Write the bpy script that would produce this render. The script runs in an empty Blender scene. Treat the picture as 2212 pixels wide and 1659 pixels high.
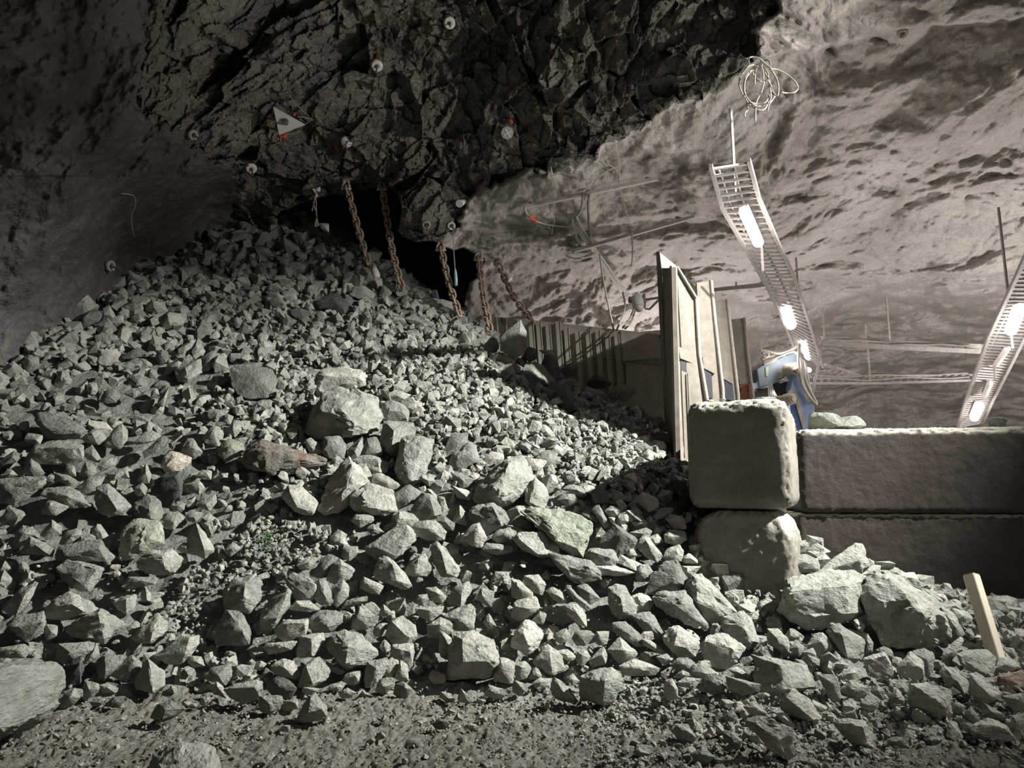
import bpy, bmesh, math, random
import numpy as np
from mathutils import Vector, Matrix

scene = bpy.context.scene
COL = scene.collection
random.seed(7)
RNG = np.random.default_rng(11)

# ------------------------------------------------------------------ camera
F, CX, CY = 1533.0, 1106.0, 829.5
PITCH = math.radians(9.0)
CAM = np.array([0.0, 0.0, 1.6])
cam_data = bpy.data.cameras.new('camera')
cam_data.sensor_width = 36.0
cam_data.lens = 36.0 * F / 2212.0
cam_data.clip_end = 200
cam = bpy.data.objects.new('camera', cam_data)
COL.objects.link(cam)
cam.location = CAM
cam.rotation_euler = (math.pi / 2 + PITCH, 0, 0)
scene.camera = cam

# ------------------------------------------------------------------ world, lamps, exposure
scene.view_settings.view_transform = 'Standard'
scene.view_settings.look = 'None'
scene.view_settings.exposure = 0.0
scene.view_settings.gamma = 1.0
scene.view_settings.use_curve_mapping = False
world = bpy.data.worlds.new('mine_air')
scene.world = world
world.use_nodes = True
world.node_tree.nodes['Background'].inputs[0].default_value = (0.0, 0.0, 0.0, 1)
world.node_tree.nodes['Background'].inputs[1].default_value = 0.0


def lamp(name, kind, loc, power, color=(1, 1, 1), size=0.2, target=None, angle=None, blend=0.5):
    d = bpy.data.lights.new(name, kind)
    d.energy = power
    d.color = color
    if kind in ('POINT', 'SPOT'):
        d.shadow_soft_size = size
    if kind == 'AREA':
        d.size = size
    if kind == 'SPOT':
        d.spot_size = math.radians(angle)
        d.spot_blend = blend
    o = bpy.data.objects.new(name, d)
    COL.objects.link(o)
    o.location = loc
    if target is not None:
        o.rotation_euler = (Vector(target) - Vector(loc)).to_track_quat('-Z', 'Y').to_euler()
    return o


# floodlight of the hall, high and out of frame beside the block wall
lamp('floodlight', 'SPOT', (9.4, 5.4, 8.5), 21500, (1.0, 0.99, 0.945), 0.11, target=(0.8, 8.45, 2.2), angle=57, blend=1.0)
# unseen weak fill lamp added behind the photographer
lamp('back_fill', 'POINT', (-1.0, -4.0, 4.2), 35, (1.0, 0.93, 0.88), 0.6)
# unseen lamps added to fill the block fronts and vault; bay lamp behind blocks
lamp('hall_fill', 'POINT', (5.6, 1.6, 3.0), 140, (1.0, 0.97, 0.93), 0.3)
# unseen spot added low in the hall to brighten the hanging wall
lamp('brow_fill', 'SPOT', (8.5, 3.0, 3.4), 2600, (1.0, 0.98, 0.93), 0.15, target=(-2.0, 11.0, 9.8), angle=46, blend=0.9)
lamp('hall_fill', 'POINT', (10.0, 11.5, 3.6), 620, (1.0, 0.95, 0.93), 0.4)  # unseen lamp added to brighten the vault
lamp('bay_light', 'POINT', (4.0, 16.0, 2.9), 520, (1.0, 0.94, 0.94), 0.3)

# ------------------------------------------------------------------ projection helpers


def ray(px, py):
    u = (np.asarray(px, float) - CX) / F
    v = (CY - np.asarray(py, float)) / F
    y = math.cos(PITCH) - v * math.sin(PITCH)
    z = math.sin(PITCH) + v * math.cos(PITCH)
    return np.stack([u / y, np.ones_like(u), z / y], -1)


def at(px, py, Y):
    """the place in the hall seen at a pixel, Y metres in front of the photographer"""
    return CAM + ray(px, py) * np.asarray(Y, float)[..., None]


def proj(P):
    d = np.asarray(P, float) - CAM
    c, s = math.cos(PITCH), math.sin(PITCH)
    dep = d[..., 1] * c + d[..., 2] * s
    v = -d[..., 1] * s + d[..., 2] * c
    dep = np.where(dep < 1e-3, 1e-3, dep)
    return CX + F * d[..., 0] / dep, CY - F * v / dep


def V(p):
    return Vector((float(p[0]), float(p[1]), float(p[2])))


# ------------------------------------------------------------------ noise (numpy)
_g = np.random.default_rng(5).normal(size=(256, 3))
_g /= np.linalg.norm(_g, axis=1, keepdims=True)
_r = np.random.default_rng(6).random((256, 7))


def _hash(i, j, k, seed=0):
    h = (i.astype(np.uint32) * np.uint32(374761393) + j.astype(np.uint32) * np.uint32(668265263)
         + k.astype(np.uint32) * np.uint32(2147483647) + np.uint32(seed * 974711 + 17))
    h = (h ^ (h >> np.uint32(13))) * np.uint32(1274126177)
    h = h ^ (h >> np.uint32(16))
    return (h & np.uint32(255)).astype(np.int64)


def gnoise(P, seed=0):
    Pi = np.floor(P).astype(np.int64)
    f = P - Pi
    w = f * f * f * (f * (f * 6 - 15) + 10)
    out = np.zeros(len(P))
    for dx in (0, 1):
        for dy in (0, 1):
            for dz in (0, 1):
                h = _hash(Pi[:, 0] + dx, Pi[:, 1] + dy, Pi[:, 2] + dz, seed)
                g = _g[h]
                d = f - np.array([dx, dy, dz])
                wt = (w[:, 0] if dx else 1 - w[:, 0]) * (w[:, 1] if dy else 1 - w[:, 1]) * (w[:, 2] if dz else 1 - w[:, 2])
                out += wt * (g * d).sum(1)
    return out * 1.5


def fbm(P, octaves=4, seed=0, gain=0.5, ridged=False):
    out = np.zeros(len(P))
    a, s = 1.0, 1.0
    for o in range(octaves):
        n = gnoise(P * s + o * 13.7, seed + o)
        out += a * ((1 - 2 * np.abs(n)) if ridged else n)
        a *= gain
        s *= 2.03
    return out


def facets(P, seed=0, tilt=1.0):
    """stepped, tilted facets of broken rock"""
    Pi = np.floor(P).astype(np.int64)
    best = np.full(len(P), 1e9)
    val = np.zeros(len(P))
    for dx in (-1, 0, 1):
        for dy in (-1, 0, 1):
            for dz in (-1, 0, 1):
                c = Pi + np.array([dx, dy, dz])
                h = _hash(c[:, 0], c[:, 1], c[:, 2], seed)
                rr = _r[h]
                d = P - (c + rr[:, :3])
                dist = (d * d).sum(1)
                m = dist < best
                best = np.where(m, dist, best)
                v = (rr[:, 3] - 0.5) + tilt * ((rr[:, 4:7] - 0.5) * d).sum(1) * 1.6
                val = np.where(m, v, val)
    return val


def smooth(a, b, x):
    t = np.clip((x - a) / (b - a), 0, 1)
    return t * t * (3 - 2 * t)


def poly_sdf(px, py, poly):
    """signed pixel distance to a polygon, positive inside"""
    poly = np.asarray(poly, float)
    n = len(poly)
    inside = np.zeros(px.shape, bool)
    dmin = np.full(px.shape, 1e9)
    for i in range(n):
        a, b = poly[i], poly[(i + 1) % n]
        cond = ((a[1] > py) != (b[1] > py))
        with np.errstate(divide='ignore', invalid='ignore'):
            xi = (b[0] - a[0]) * (py - a[1]) / (b[1] - a[1] + 1e-12) + a[0]
        inside ^= cond & (px < xi)
        ab = b - a
        t = np.clip(((px - a[0]) * ab[0] + (py - a[1]) * ab[1]) / (ab @ ab + 1e-9), 0, 1)
        d = np.hypot(px - a[0] - t * ab[0], py - a[1] - t * ab[1])
        dmin = np.minimum(dmin, d)
    return np.where(inside, dmin, -dmin)


class RBF:
    def __init__(self, X, y, smoothing=0.0, kind='tps'):
        self.X = np.asarray(X, float)
        n, k = self.X.shape
        self.kind = kind
        A = self._k(self.X) + smoothing * np.eye(n)
        Pm = np.hstack([np.ones((n, 1)), self.X])
        M = np.block([[A, Pm], [Pm.T, np.zeros((k + 1, k + 1))]])
        self.w = np.linalg.solve(M, np.concatenate([y, np.zeros(k + 1)]))

    def _k(self, Q):
        r = np.sqrt(((Q[:, None, :] - self.X[None]) ** 2).sum(-1))
        if self.kind == 'lin':
            return -r
        return np.where(r > 1e-9, r * r * np.log(r + 1e-12), 0.0)

    def __call__(self, Q):
        Q = np.asarray(Q, float)
        out = np.empty(len(Q))
        n = len(self.X)
        for s in range(0, len(Q), 60000):
            q = Q[s:s + 60000]
            out[s:s + 60000] = self._k(q) @ self.w[:n] + self.w[n] + q @ self.w[n + 1:]
        return out


# ------------------------------------------------------------------ scene-graph helpers
LOC = {}
EULER0 = (0, 0, 0)


def tag(o, label=None, cat=None, group=None, kind=None):
    if label:
        o['label'] = label
    if cat:
        o['category'] = cat
    if group:
        o['group'] = group
    if kind:
        o['kind'] = kind
    return o


def thing(name, label, cat, loc, group=None):
    o = bpy.data.objects.new(name, None)
    COL.objects.link(o)
    o.empty_display_size = 0.1
    o.location = V(loc)
    LOC[o.name] = np.array([float(c) for c in loc])
    return tag(o, label, cat, group)


def origin_of(parent):
    return LOC.get(parent.name, np.zeros(3)) if parent else np.zeros(3)


def link_mesh(name, me, mat, parent=None, loc=None):
    """mesh given in world coordinates"""
    o = bpy.data.objects.new(name, me)
    COL.objects.link(o)
    if mat is not None and not me.materials:
        me.materials.append(mat)
    if parent is not None:
        base = origin_of(parent)
        me.transform(Matrix.Translation(V(-base)))
        o.parent = parent
        LOC[o.name] = base
    elif loc is not None:
        me.transform(Matrix.Translation(-V(loc)))
        o.location = V(loc)
        LOC[o.name] = np.array([float(c) for c in loc])
    return o


def obj(name, bm, mat, parent=None, loc=None, smooth_angle=None):
    if smooth_angle is not None:
        bm.normal_update()
        for f in bm.faces:
            f.smooth = True
        for e in bm.edges:
            e.smooth = e.calc_face_angle(0) < smooth_angle
    me = bpy.data.meshes.new(name)
    bm.to_mesh(me)
    bm.free()
    return link_mesh(name, me, mat, parent, loc)


def np_mesh(name, verts, faces, shade_smooth=False):
    """faces: (n,3) or (n,4) int array"""
    me = bpy.data.meshes.new(name)
    verts = np.asarray(verts, np.float32)
    faces = np.asarray(faces, np.int32)
    k = faces.shape[1]
    me.vertices.add(len(verts))
    me.vertices.foreach_set('co', verts.ravel())
    me.loops.add(faces.size)
    me.loops.foreach_set('vertex_index', faces.ravel())
    me.polygons.add(len(faces))
    me.polygons.foreach_set('loop_start', np.arange(0, faces.size, k, dtype=np.int32))
    if shade_smooth:
        me.polygons.foreach_set('use_smooth', np.ones(len(faces), bool))
    else:
        me.polygons.foreach_set('use_smooth', np.zeros(len(faces), bool))
    me.update(calc_edges=True)
    return me


def add_box(bm, cen, size, rot=None):
    M = Matrix.Translation(V(cen))
    if rot is not None:
        M = M @ rot
    r = bmesh.ops.create_cube(bm, size=1.0, matrix=M @ Matrix.Diagonal((size[0], size[1], size[2], 1)))
    return r['verts']


def frame_z(d, hint=(0, 0, 1)):
    d = Vector(d).normalized()
    h = Vector(hint)
    if abs(d.dot(h)) > 0.98:
        h = Vector((1, 0, 0))
    x = h.cross(d).normalized()
    y = d.cross(x)
    return Matrix((x, y, d)).transposed()


_unit = {}


def bar(name, p0, p1, w, h, mat, parent, hint=(0, 0, 1)):
    """a straight square bar that shares one cube mesh per material"""
    key = mat.name
    if key not in _unit:
        bm = bmesh.new()
        bmesh.ops.create_cube(bm, size=1.0)
        bmesh.ops.bevel(bm, geom=bm.edges[:], offset=0.06, segments=1, affect='EDGES')
        me = bpy.data.meshes.new('bar')
        bm.to_mesh(me)
        bm.free()
        me.materials.append(mat)
        _unit[key] = me
    o = bpy.data.objects.new(name, _unit[key])
    COL.objects.link(o)
    p0, p1 = np.asarray(p0, float), np.asarray(p1, float)
    base = origin_of(parent)
    R = frame_z(V(p1 - p0), hint).to_4x4()
    M = Matrix.Translation(V((p0 + p1) / 2 - base)) @ R @ Matrix.Diagonal((w, h, float(np.linalg.norm(p1 - p0)), 1))
    o.parent = parent
    o.matrix_local = M
    LOC[o.name] = base
    return o


def add_tube(bm, pts, r, n=6, cap=True):
    pts = [V(p) for p in pts]
    rings = []
    prev = None
    for i, p in enumerate(pts):
        d = (pts[min(i + 1, len(pts) - 1)] - pts[max(i - 1, 0)])
        if d.length < 1e-9:
            d = Vector((0, 0, 1))
        d.normalize()
        if prev is None:
            h = Vector((0, 0, 1)) if abs(d.z) < 0.9 else Vector((1, 0, 0))
            x = h.cross(d).normalized()
        else:
            x = (prev - d * prev.dot(d)).normalized()
        prev = x
        y = d.cross(x)
        rr = r[i] if hasattr(r, '__len__') else r
        rings.append([bm.verts.new(p + (x * math.cos(2 * math.pi * k / n) + y * math.sin(2 * math.pi * k / n)) * rr) for k in range(n)])
    for a, b in zip(rings, rings[1:]):
        for k in range(n):
            bm.faces.new((a[k], a[(k + 1) % n], b[(k + 1) % n], b[k])).smooth = True
    if cap:
        bm.faces.new(rings[0][::-1])
        bm.faces.new(rings[-1])


def spline(pts, n=8):
    pts = [np.asarray(p, float) for p in pts]
    if len(pts) < 3:
        return pts
    P = [2 * pts[0] - pts[1]] + pts + [2 * pts[-1] - pts[-2]]
    out = []
    for i in range(1, len(P) - 2):
        a, b, c, d = P[i - 1:i + 3]
        for k in range(n):
            t = k / n
            out.append(0.5 * (2 * b + (c - a) * t + (2 * a - 5 * b + 4 * c - d) * t * t + (-a + 3 * b - 3 * c + d) * t ** 3))
    out.append(pts[-1])
    return out


def add_lathe(bm, cen, axis, prof, n=16, cap=True):
    """prof: list of (radius, offset along axis)"""
    R = frame_z(axis)
    x, y, z = R.col[0], R.col[1], R.col[2]
    rings = []
    for r, h in prof:
        rings.append([bm.verts.new(V(cen) + z * h + (x * math.cos(2 * math.pi * k / n) + y * math.sin(2 * math.pi * k / n)) * max(r, 1e-4)) for k in range(n)])
    for a, b in zip(rings, rings[1:]):
        for k in range(n):
            bm.faces.new((a[k], a[(k + 1) % n], b[(k + 1) % n], b[k]))
    if cap:
        bm.faces.new(rings[0][::-1])
        bm.faces.new(rings[-1])


def add_plate(bm, pts, thick):
    """a flat polygon given by its front corners, thickened away from the viewer along its normal"""
    p = [V(q) for q in pts]
    nrm = Vector((0, 0, 0))
    for i in range(len(p)):
        a, b = p[i], p[(i + 1) % len(p)]
        nrm += a.cross(b)
    nrm.normalize()
    if nrm.dot(V(CAM) - p[0]) < 0:
        nrm = -nrm
        p = p[::-1]
    f = [bm.verts.new(q) for q in p]
    b = [bm.verts.new(q - nrm * thick) for q in p]
    bm.faces.new(f)
    bm.faces.new(b[::-1])
    for i in range(len(p)):
        j = (i + 1) % len(p)
        bm.faces.new((f[j], f[i], b[i], b[j]))


# ------------------------------------------------------------------ materials


class NT:
    def __init__(self, name):
        self.m = bpy.data.materials.new(name)
        self.m.use_nodes = True
        self.t = self.m.node_tree
        self.b = self.t.nodes['Principled BSDF']
        self.b.inputs['Roughness'].default_value = 0.9
        self.b.inputs['Specular IOR Level'].default_value = 0.2
        geo = self.t.nodes.new('ShaderNodeNewGeometry')
        self.pos = geo.outputs['Position']
        self.nor = geo.outputs['Normal']

    def node(self, typ, **kw):
        n = self.t.nodes.new(typ)
        for k, v in kw.items():
            setattr(n, k, v)
        return n

    def link(self, a, b):
        self.t.links.new(a, b)

    def noise(self, scale, detail=4, rough=0.55, vec=None, dist=0.0, stretch=None):
        n = self.node('ShaderNodeTexNoise')
        n.inputs['Scale'].default_value = scale
        n.inputs['Detail'].default_value = detail
        n.inputs['Roughness'].default_value = rough
        n.inputs['Distortion'].default_value = dist
        v = vec or self.pos
        if stretch:
            mp = self.node('ShaderNodeMapping')
            mp.inputs['Scale'].default_value = stretch[0]
            mp.inputs['Rotation'].default_value = stretch[1]
            self.link(v, mp.inputs['Vector'])
            v = mp.outputs['Vector']
        self.link(v, n.inputs['Vector'])
        return n.outputs['Fac']

    def ramp(self, fac, stops):
        r = self.node('ShaderNodeValToRGB')
        el = r.color_ramp.elements
        while len(el) < len(stops):
            el.new(0.5)
        for e, (p, c) in zip(el, stops):
            e.position = p
            e.color = (*c, 1) if len(c) == 3 else c
        self.link(fac, r.inputs['Fac'])
        return r.outputs['Color']

    def mix(self, fac, a, b, mode='MIX'):
        n = self.node('ShaderNodeMix', data_type='RGBA', blend_type=mode)
        for sock, val in ((n.inputs[0], fac), (n.inputs[6], a), (n.inputs[7], b)):
            if isinstance(val, (int, float)):
                sock.default_value = val
            elif isinstance(val, tuple):
                sock.default_value = (*val, 1) if len(val) == 3 else val
            else:
                self.link(val, sock)
        return n.outputs[2]

    def math(self, op, a, b=None):
        n = self.node('ShaderNodeMath', operation=op)
        for s, v in zip(n.inputs, (a, b)):
            if v is None:
                continue
            if isinstance(v, (int, float)):
                s.default_value = v
            else:
                self.link(v, s)
        return n.outputs[0]

    def bump(self, height, strength, dist, prev=None):
        n = self.node('ShaderNodeBump')
        n.inputs['Strength'].default_value = strength
        n.inputs['Distance'].default_value = dist
        self.link(height, n.inputs['Height'])
        if prev is not None:
            self.link(prev, n.inputs['Normal'])
        return n.outputs['Normal']

    def done(self, color=None, normal=None):
        if color is not None:
            if isinstance(color, tuple):
                self.b.inputs['Base Color'].default_value = (*color, 1)
            else:
                self.link(color, self.b.inputs['Base Color'])
        if normal is not None:
            self.link(normal, self.b.inputs['Normal'])
        return self.m


def dust_up(t, col, dust, amount=0.8, lo=0.45, hi=0.9, wob=0.0):
    """pale rock dust that has settled on upward faces"""
    sep = t.node('ShaderNodeSeparateXYZ')
    t.link(t.nor, sep.inputs[0])
    z = t.math('ADD', sep.outputs['Z'], t.math('MULTIPLY', t.math('SUBTRACT', t.noise(14, 5, 0.7), 0.5), wob)) if wob else sep.outputs['Z']
    r = t.ramp(z, [(lo, (0, 0, 0)), (hi, (amount,) * 3)])
    return t.mix(r, col, dust)


def mat_stone(name, per_object, tint=(1, 1, 1), patch=None):
    t = NT(name)
    if per_object:
        rnd = t.node('ShaderNodeObjectInfo').outputs['Random']
    else:
        at_ = t.node('ShaderNodeAttribute')
        at_.attribute_name = 'tone'
        rnd = at_.outputs['Fac']
    base = t.ramp(rnd, [(p, tuple(a * b for a, b in zip(c, tint))) for p, c in ((0.0, (0.20, 0.21, 0.188)), (0.3, (0.28, 0.288, 0.255)), (0.75, (0.345, 0.35, 0.308)), (1.0, (0.42, 0.415, 0.37)))])
    n1 = t.noise(7, 5, 0.65)
    n2 = t.noise(34, 4, 0.6, stretch=((1, 0.35, 1.6), (0.5, 0.7, 0.3)))
    c = t.mix(1.0, base, t.ramp(n1, [(0.3, (0.68,) * 3), (0.72, (1.18,) * 3)]), 'MULTIPLY')
    c = t.mix(1.0, c, t.ramp(n2, [(0.3, (0.80,) * 3), (0.7, (1.15,) * 3)]), 'MULTIPLY')
    if patch:
        c = t.mix(t.ramp(t.noise(5.5, 3, 0.5), [(0.5, (0, 0, 0)), (0.6, (0.85,) * 3)]), c, patch)
    b = t.bump(t.noise(14, 4, 0.6, dist=0.4), 0.6, 0.045)
    b = t.bump(n2, 0.85, 0.025, b)
    b = t.bump(t.noise(120, 3, 0.6), 0.45, 0.007, b)
    return t.done(c, b)


def mat_bare():
    t = NT('bare_rock')
    n1 = t.noise(1.1, 5, 0.6, dist=0.6)
    n2 = t.noise(9, 6, 0.7, dist=0.8, stretch=((0.45, 1.6, 1.6), (0.2, 0.9, 0.5)))
    c = t.ramp(n1, [(0.25, (0.155, 0.151, 0.140)), (0.5, (0.215, 0.207, 0.175)), (0.75, (0.285, 0.262, 0.195))])
    c = t.mix(1.0, c, t.ramp(n2, [(0.3, (0.6,) * 3), (0.7, (1.25,) * 3)]), 'MULTIPLY')
    b = t.bump(n2, 0.9, 0.07)
    b = t.bump(t.noise(45, 4, 0.65, dist=0.5), 0.6, 0.018, b)
    return t.done(c, b)


def mat_shot(name, c0, c1, c2):
    t = NT(name)
    n1 = t.noise(0.8, 5, 0.6, dist=0.7)
    n2 = t.noise(16, 5, 0.65)
    c = t.ramp(n1, [(0.28, c0), (0.5, c1), (0.74, c2)])
    c = t.mix(1.0, c, t.ramp(n2, [(0.3, (0.8,) * 3), (0.7, (1.16,) * 3)]), 'MULTIPLY')
    b = t.bump(n2, 0.55, 0.03)
    vor = t.node('ShaderNodeTexVoronoi')
    vor.inputs['Scale'].default_value = 26
    t.link(t.pos, vor.inputs['Vector'])
    b = t.bump(vor.outputs['Distance'], 0.5, 0.02, b)
    b = t.bump(t.noise(70, 3, 0.6), 0.45, 0.010, b)
    return t.done(c, b)


def mat_simple(name, col, rough=0.7, metal=0.0, var=0.25, scale=9, bump=0.25, dust=None, stretch=None):
    t = NT(name)
    n = t.noise(scale, 5, 0.65, stretch=stretch)
    c = t.mix(1.0, col, t.ramp(n, [(0.3, (1 - var,) * 3), (0.7, (1 + var,) * 3)]), 'MULTIPLY')
    if dust:
        c = dust_up(t, c, dust, 0.85, 0.3, 0.85)
    t.b.inputs['Roughness'].default_value = rough
    t.b.inputs['Metallic'].default_value = metal
    b = t.bump(t.noise(scale * 6, 3, 0.6), bump, 0.004) if bump else None
    return t.done(c, b)


def mat_emit(name, col, strength):
    t = NT(name)
    t.b.inputs['Base Color'].default_value = (*col, 1)
    t.b.inputs['Emission Color'].default_value = (*col, 1)
    t.b.inputs['Emission Strength'].default_value = strength
    return t.m


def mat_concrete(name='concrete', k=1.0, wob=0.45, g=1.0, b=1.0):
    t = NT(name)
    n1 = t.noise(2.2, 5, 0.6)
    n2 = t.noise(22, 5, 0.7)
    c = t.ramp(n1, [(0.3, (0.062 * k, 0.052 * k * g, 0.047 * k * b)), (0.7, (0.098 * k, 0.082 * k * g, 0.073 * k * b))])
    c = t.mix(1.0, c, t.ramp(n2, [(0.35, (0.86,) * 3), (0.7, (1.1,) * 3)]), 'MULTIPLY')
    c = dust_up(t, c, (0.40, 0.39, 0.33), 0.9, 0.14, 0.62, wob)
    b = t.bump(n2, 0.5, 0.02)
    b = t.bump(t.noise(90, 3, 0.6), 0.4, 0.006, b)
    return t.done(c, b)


def mat_floor():
    t = NT('muddy_floor')
    n1 = t.noise(1.6, 5, 0.6)
    n2 = t.noise(26, 6, 0.7)
    c = t.ramp(n1, [(0.3, (0.25, 0.24, 0.205)), (0.7, (0.37, 0.355, 0.30))])
    c = t.mix(1.0, c, t.ramp(n2, [(0.35, (0.72,) * 3), (0.68, (1.2,) * 3)]), 'MULTIPLY')
    b = t.bump(n2, 1.0, 0.06)
    b = t.bump(t.noise(80, 4, 0.7), 0.9, 0.018, b)
    return t.done(c, b)


M_STONE = mat_stone('grey_stone', True)
M_PALESTONE = mat_stone('pale_grey_stone', True, (1.35, 1.32, 1.32))
M_DARKSTONE = mat_stone('dark_grey_stone', True, (0.45, 0.45, 0.46))
M_RUSTSTONE = mat_stone('rust_stained_stone', True, (0.55, 0.52, 0.50), (0.17, 0.105, 0.080))
M_PINKSTONE = mat_stone('pinkish_stone', True, (1.40, 1.28, 1.22))
M_GREENSTONE = mat_stone('greenish_stone', True, (0.97, 1.03, 0.94))
M_BRICKSTONE = mat_stone('brick_red_stone', True, (0.8, 0.62, 0.58), (0.17, 0.095, 0.082))
M_RUBBLE = mat_stone('grey_rubble', False)
M_BARE = mat_bare()
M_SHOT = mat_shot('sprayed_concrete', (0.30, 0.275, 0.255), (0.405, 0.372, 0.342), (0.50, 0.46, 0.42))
M_SHOTL = mat_shot('shaded_sprayed_concrete', (0.062, 0.058, 0.058), (0.098, 0.091, 0.088), (0.165, 0.152, 0.142))  # darker than the vault: the corner's weak light put into the colour
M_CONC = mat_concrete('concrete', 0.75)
M_CONCW = mat_concrete('lightened_concrete', 2.3, 0.2, 1.12, 1.06)  # lighter copy: missing fill light put into the colour; greyer tint its own
M_FLOOR = mat_floor()
M_STEEL = mat_simple('dusty_steel', (0.185, 0.168, 0.140), 0.65, 0.0, 0.22, 7, 0.2)
M_CHUTE = mat_simple('lightened_dusty_steel', (0.46, 0.43, 0.365), 0.7, 0.0, 0.2, 7, 0.2)  # dusty steel, lightened to make up for the hopper's shadow
M_STEELD = mat_simple('dark_steel', (0.14, 0.126, 0.108), 0.65, 0.0, 0.25, 7, 0.2)
M_WELD = mat_simple('weld_steel', (0.34, 0.31, 0.265), 0.6, 0.0, 0.2, 20, 0.2)
M_GALV = mat_simple('galvanised_steel', (0.34, 0.315, 0.29), 0.6, 0.0, 0.2, 16, 0.1)
M_CHAIN = mat_simple('rusty_chain_steel', (0.31, 0.235, 0.185), 0.75, 0.0, 0.4, 18, 0.3)
M_CHAING = mat_simple('grey_shackle_steel', (0.45, 0.43, 0.39), 0.6, 0.0, 0.2, 18, 0.2)
M_WHITE = mat_simple('white_paint', (0.72, 0.70, 0.66), 0.5, 0.0, 0.1, 14, 0.05)
M_PLATE = mat_simple('pale_bolt_steel', (0.66, 0.63, 0.60), 0.5, 0.0, 0.2, 30, 0.1)
M_PLATED = mat_simple('dull_bolt_steel', (0.33, 0.31, 0.28), 0.6, 0.0, 0.2, 30, 0.2)
M_BOLT = mat_simple('bolt_steel', (0.10, 0.09, 0.085), 0.6, 0.0, 0.2, 30, 0.1)
M_CABLE = mat_simple('pale_cable', (0.42, 0.395, 0.34), 0.6, 0.0, 0.15, 20, 0.05)
M_COIL = mat_simple('dusty_coil_cable', (0.30, 0.28, 0.24), 0.7, 0.0, 0.15, 20, 0.05)
M_CABLED = mat_simple('dark_cable', (0.22, 0.20, 0.175), 0.6, 0.0, 0.15, 20, 0.05)
M_RED = mat_simple('red_paint', (0.62, 0.10, 0.06), 0.7, 0.0, 0.2, 40, 0.1)
M_BLUE = mat_simple('blue_paint', (0.24, 0.30, 0.46), 0.5, 0.0, 0.2, 5, 0.1)
M_BLUED = mat_simple('deep_blue_paint', (0.08, 0.13, 0.30), 0.5, 0.0, 0.2, 5, 0.1)
M_PALEB = mat_simple('pale_blue_paint', (0.24, 0.28, 0.33), 0.5, 0.0, 0.15, 5, 0.1)
M_TAN = mat_simple('greasy_steel', (0.40, 0.35, 0.29), 0.5, 0.0, 0.3, 12, 0.2)
M_BLACK = mat_simple('shade_black', (0.03, 0.03, 0.035), 0.5, 0.0, 0.2, 12, 0.1)  # stands in for shade in the openings and under the boom
M_ORANGE = mat_simple('rusty_red_paint', (0.22, 0.095, 0.065), 0.6, 0.0, 0.3, 9, 0.1)
M_WOOD = mat_simple('pale_wood', (0.60, 0.55, 0.45), 0.75, 0.0, 0.15, 30, 0.2, stretch=((6, 6, 0.6), (0, 0, 0)))
M_LIT = mat_emit('lit_tube', (1.0, 0.97, 0.95), 7.0)
M_UNLIT = mat_simple('unlit_diffuser', (0.78, 0.74, 0.70), 0.4, 0.0, 0.08, 10, 0.0)
M_MOSS = mat_simple('green_moss', (0.13, 0.20, 0.11), 0.9, 0.0, 0.4, 40, 0.2)
M_TASSEL = mat_simple('blue_green_tassel', (0.42, 0.55, 0.55), 0.8, 0.0, 0.1, 40, 0.1)
# ------------------------------------------------------------------ the heap as a height field over the floor
_hc = [
    # columns of places on the heap seen in the photograph
    (640, 1500, 6.1), (640, 1300, 6.9), (640, 1100, 7.9), (640, 900, 9.3), (640, 700, 11.4), (640, 560, 13.6), (640, 470, 15.5),
    (300, 1520, 5.95), (300, 1300, 6.8), (300, 1100, 7.75), (300, 900, 9.1), (300, 700, 11.0), (300, 585, 12.9),
    (0, 1545, 5.75), (0, 1300, 6.6), (0, 1100, 7.5), (0, 900, 8.7), (0, 800, 9.4),
    (-400, 1560, 5.6), (-400, 1200, 6.9), (-400, 900, 8.3),
    (1000, 1500, 6.1), (1000, 1300, 6.9), (1000, 1100, 7.9), (1000, 900, 9.4), (1000, 760, 11.3), (985, 690, 12.6),
    (820, 600, 13.0), (850, 700, 11.8),
    (1250, 1490, 6.15), (1250, 1300, 6.8), (1250, 1100, 7.8), (1250, 960, 9.2), (1240, 850, 11.0),
    (1400, 1470, 6.2), (1400, 1300, 6.95), (1400, 1100, 7.65), (1400, 985, 8.9), (1370, 890, 10.4),
    (1130, 770, 11.9), (1430, 930, 10.6),
    # rubble at the foot of the block wall
    (1480, 1590, 5.05), (1700, 1610, 4.95), (2000, 1610, 4.95), (2300, 1600, 5.0),
    (1500, 1430, 6.0), (1800, 1430, 6.0), (2100, 1430, 6.0), (2350, 1420, 6.1),
    (1600, 1320, 6.9), (1780, 1345, 6.5), (2000, 1330, 6.7), (2180, 1310, 7.1),
    (1850, 1205, 7.7), (2000, 1250, 7.7), (1750, 1205, 8.9), (1900, 1230, 8.85), (2100, 1300, 8.75), (2260, 1315, 8.6), (1480, 1190, 7.4), (1720, 1190, 8.0),
]
_hw = [at(*c) for c in _hc]
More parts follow.
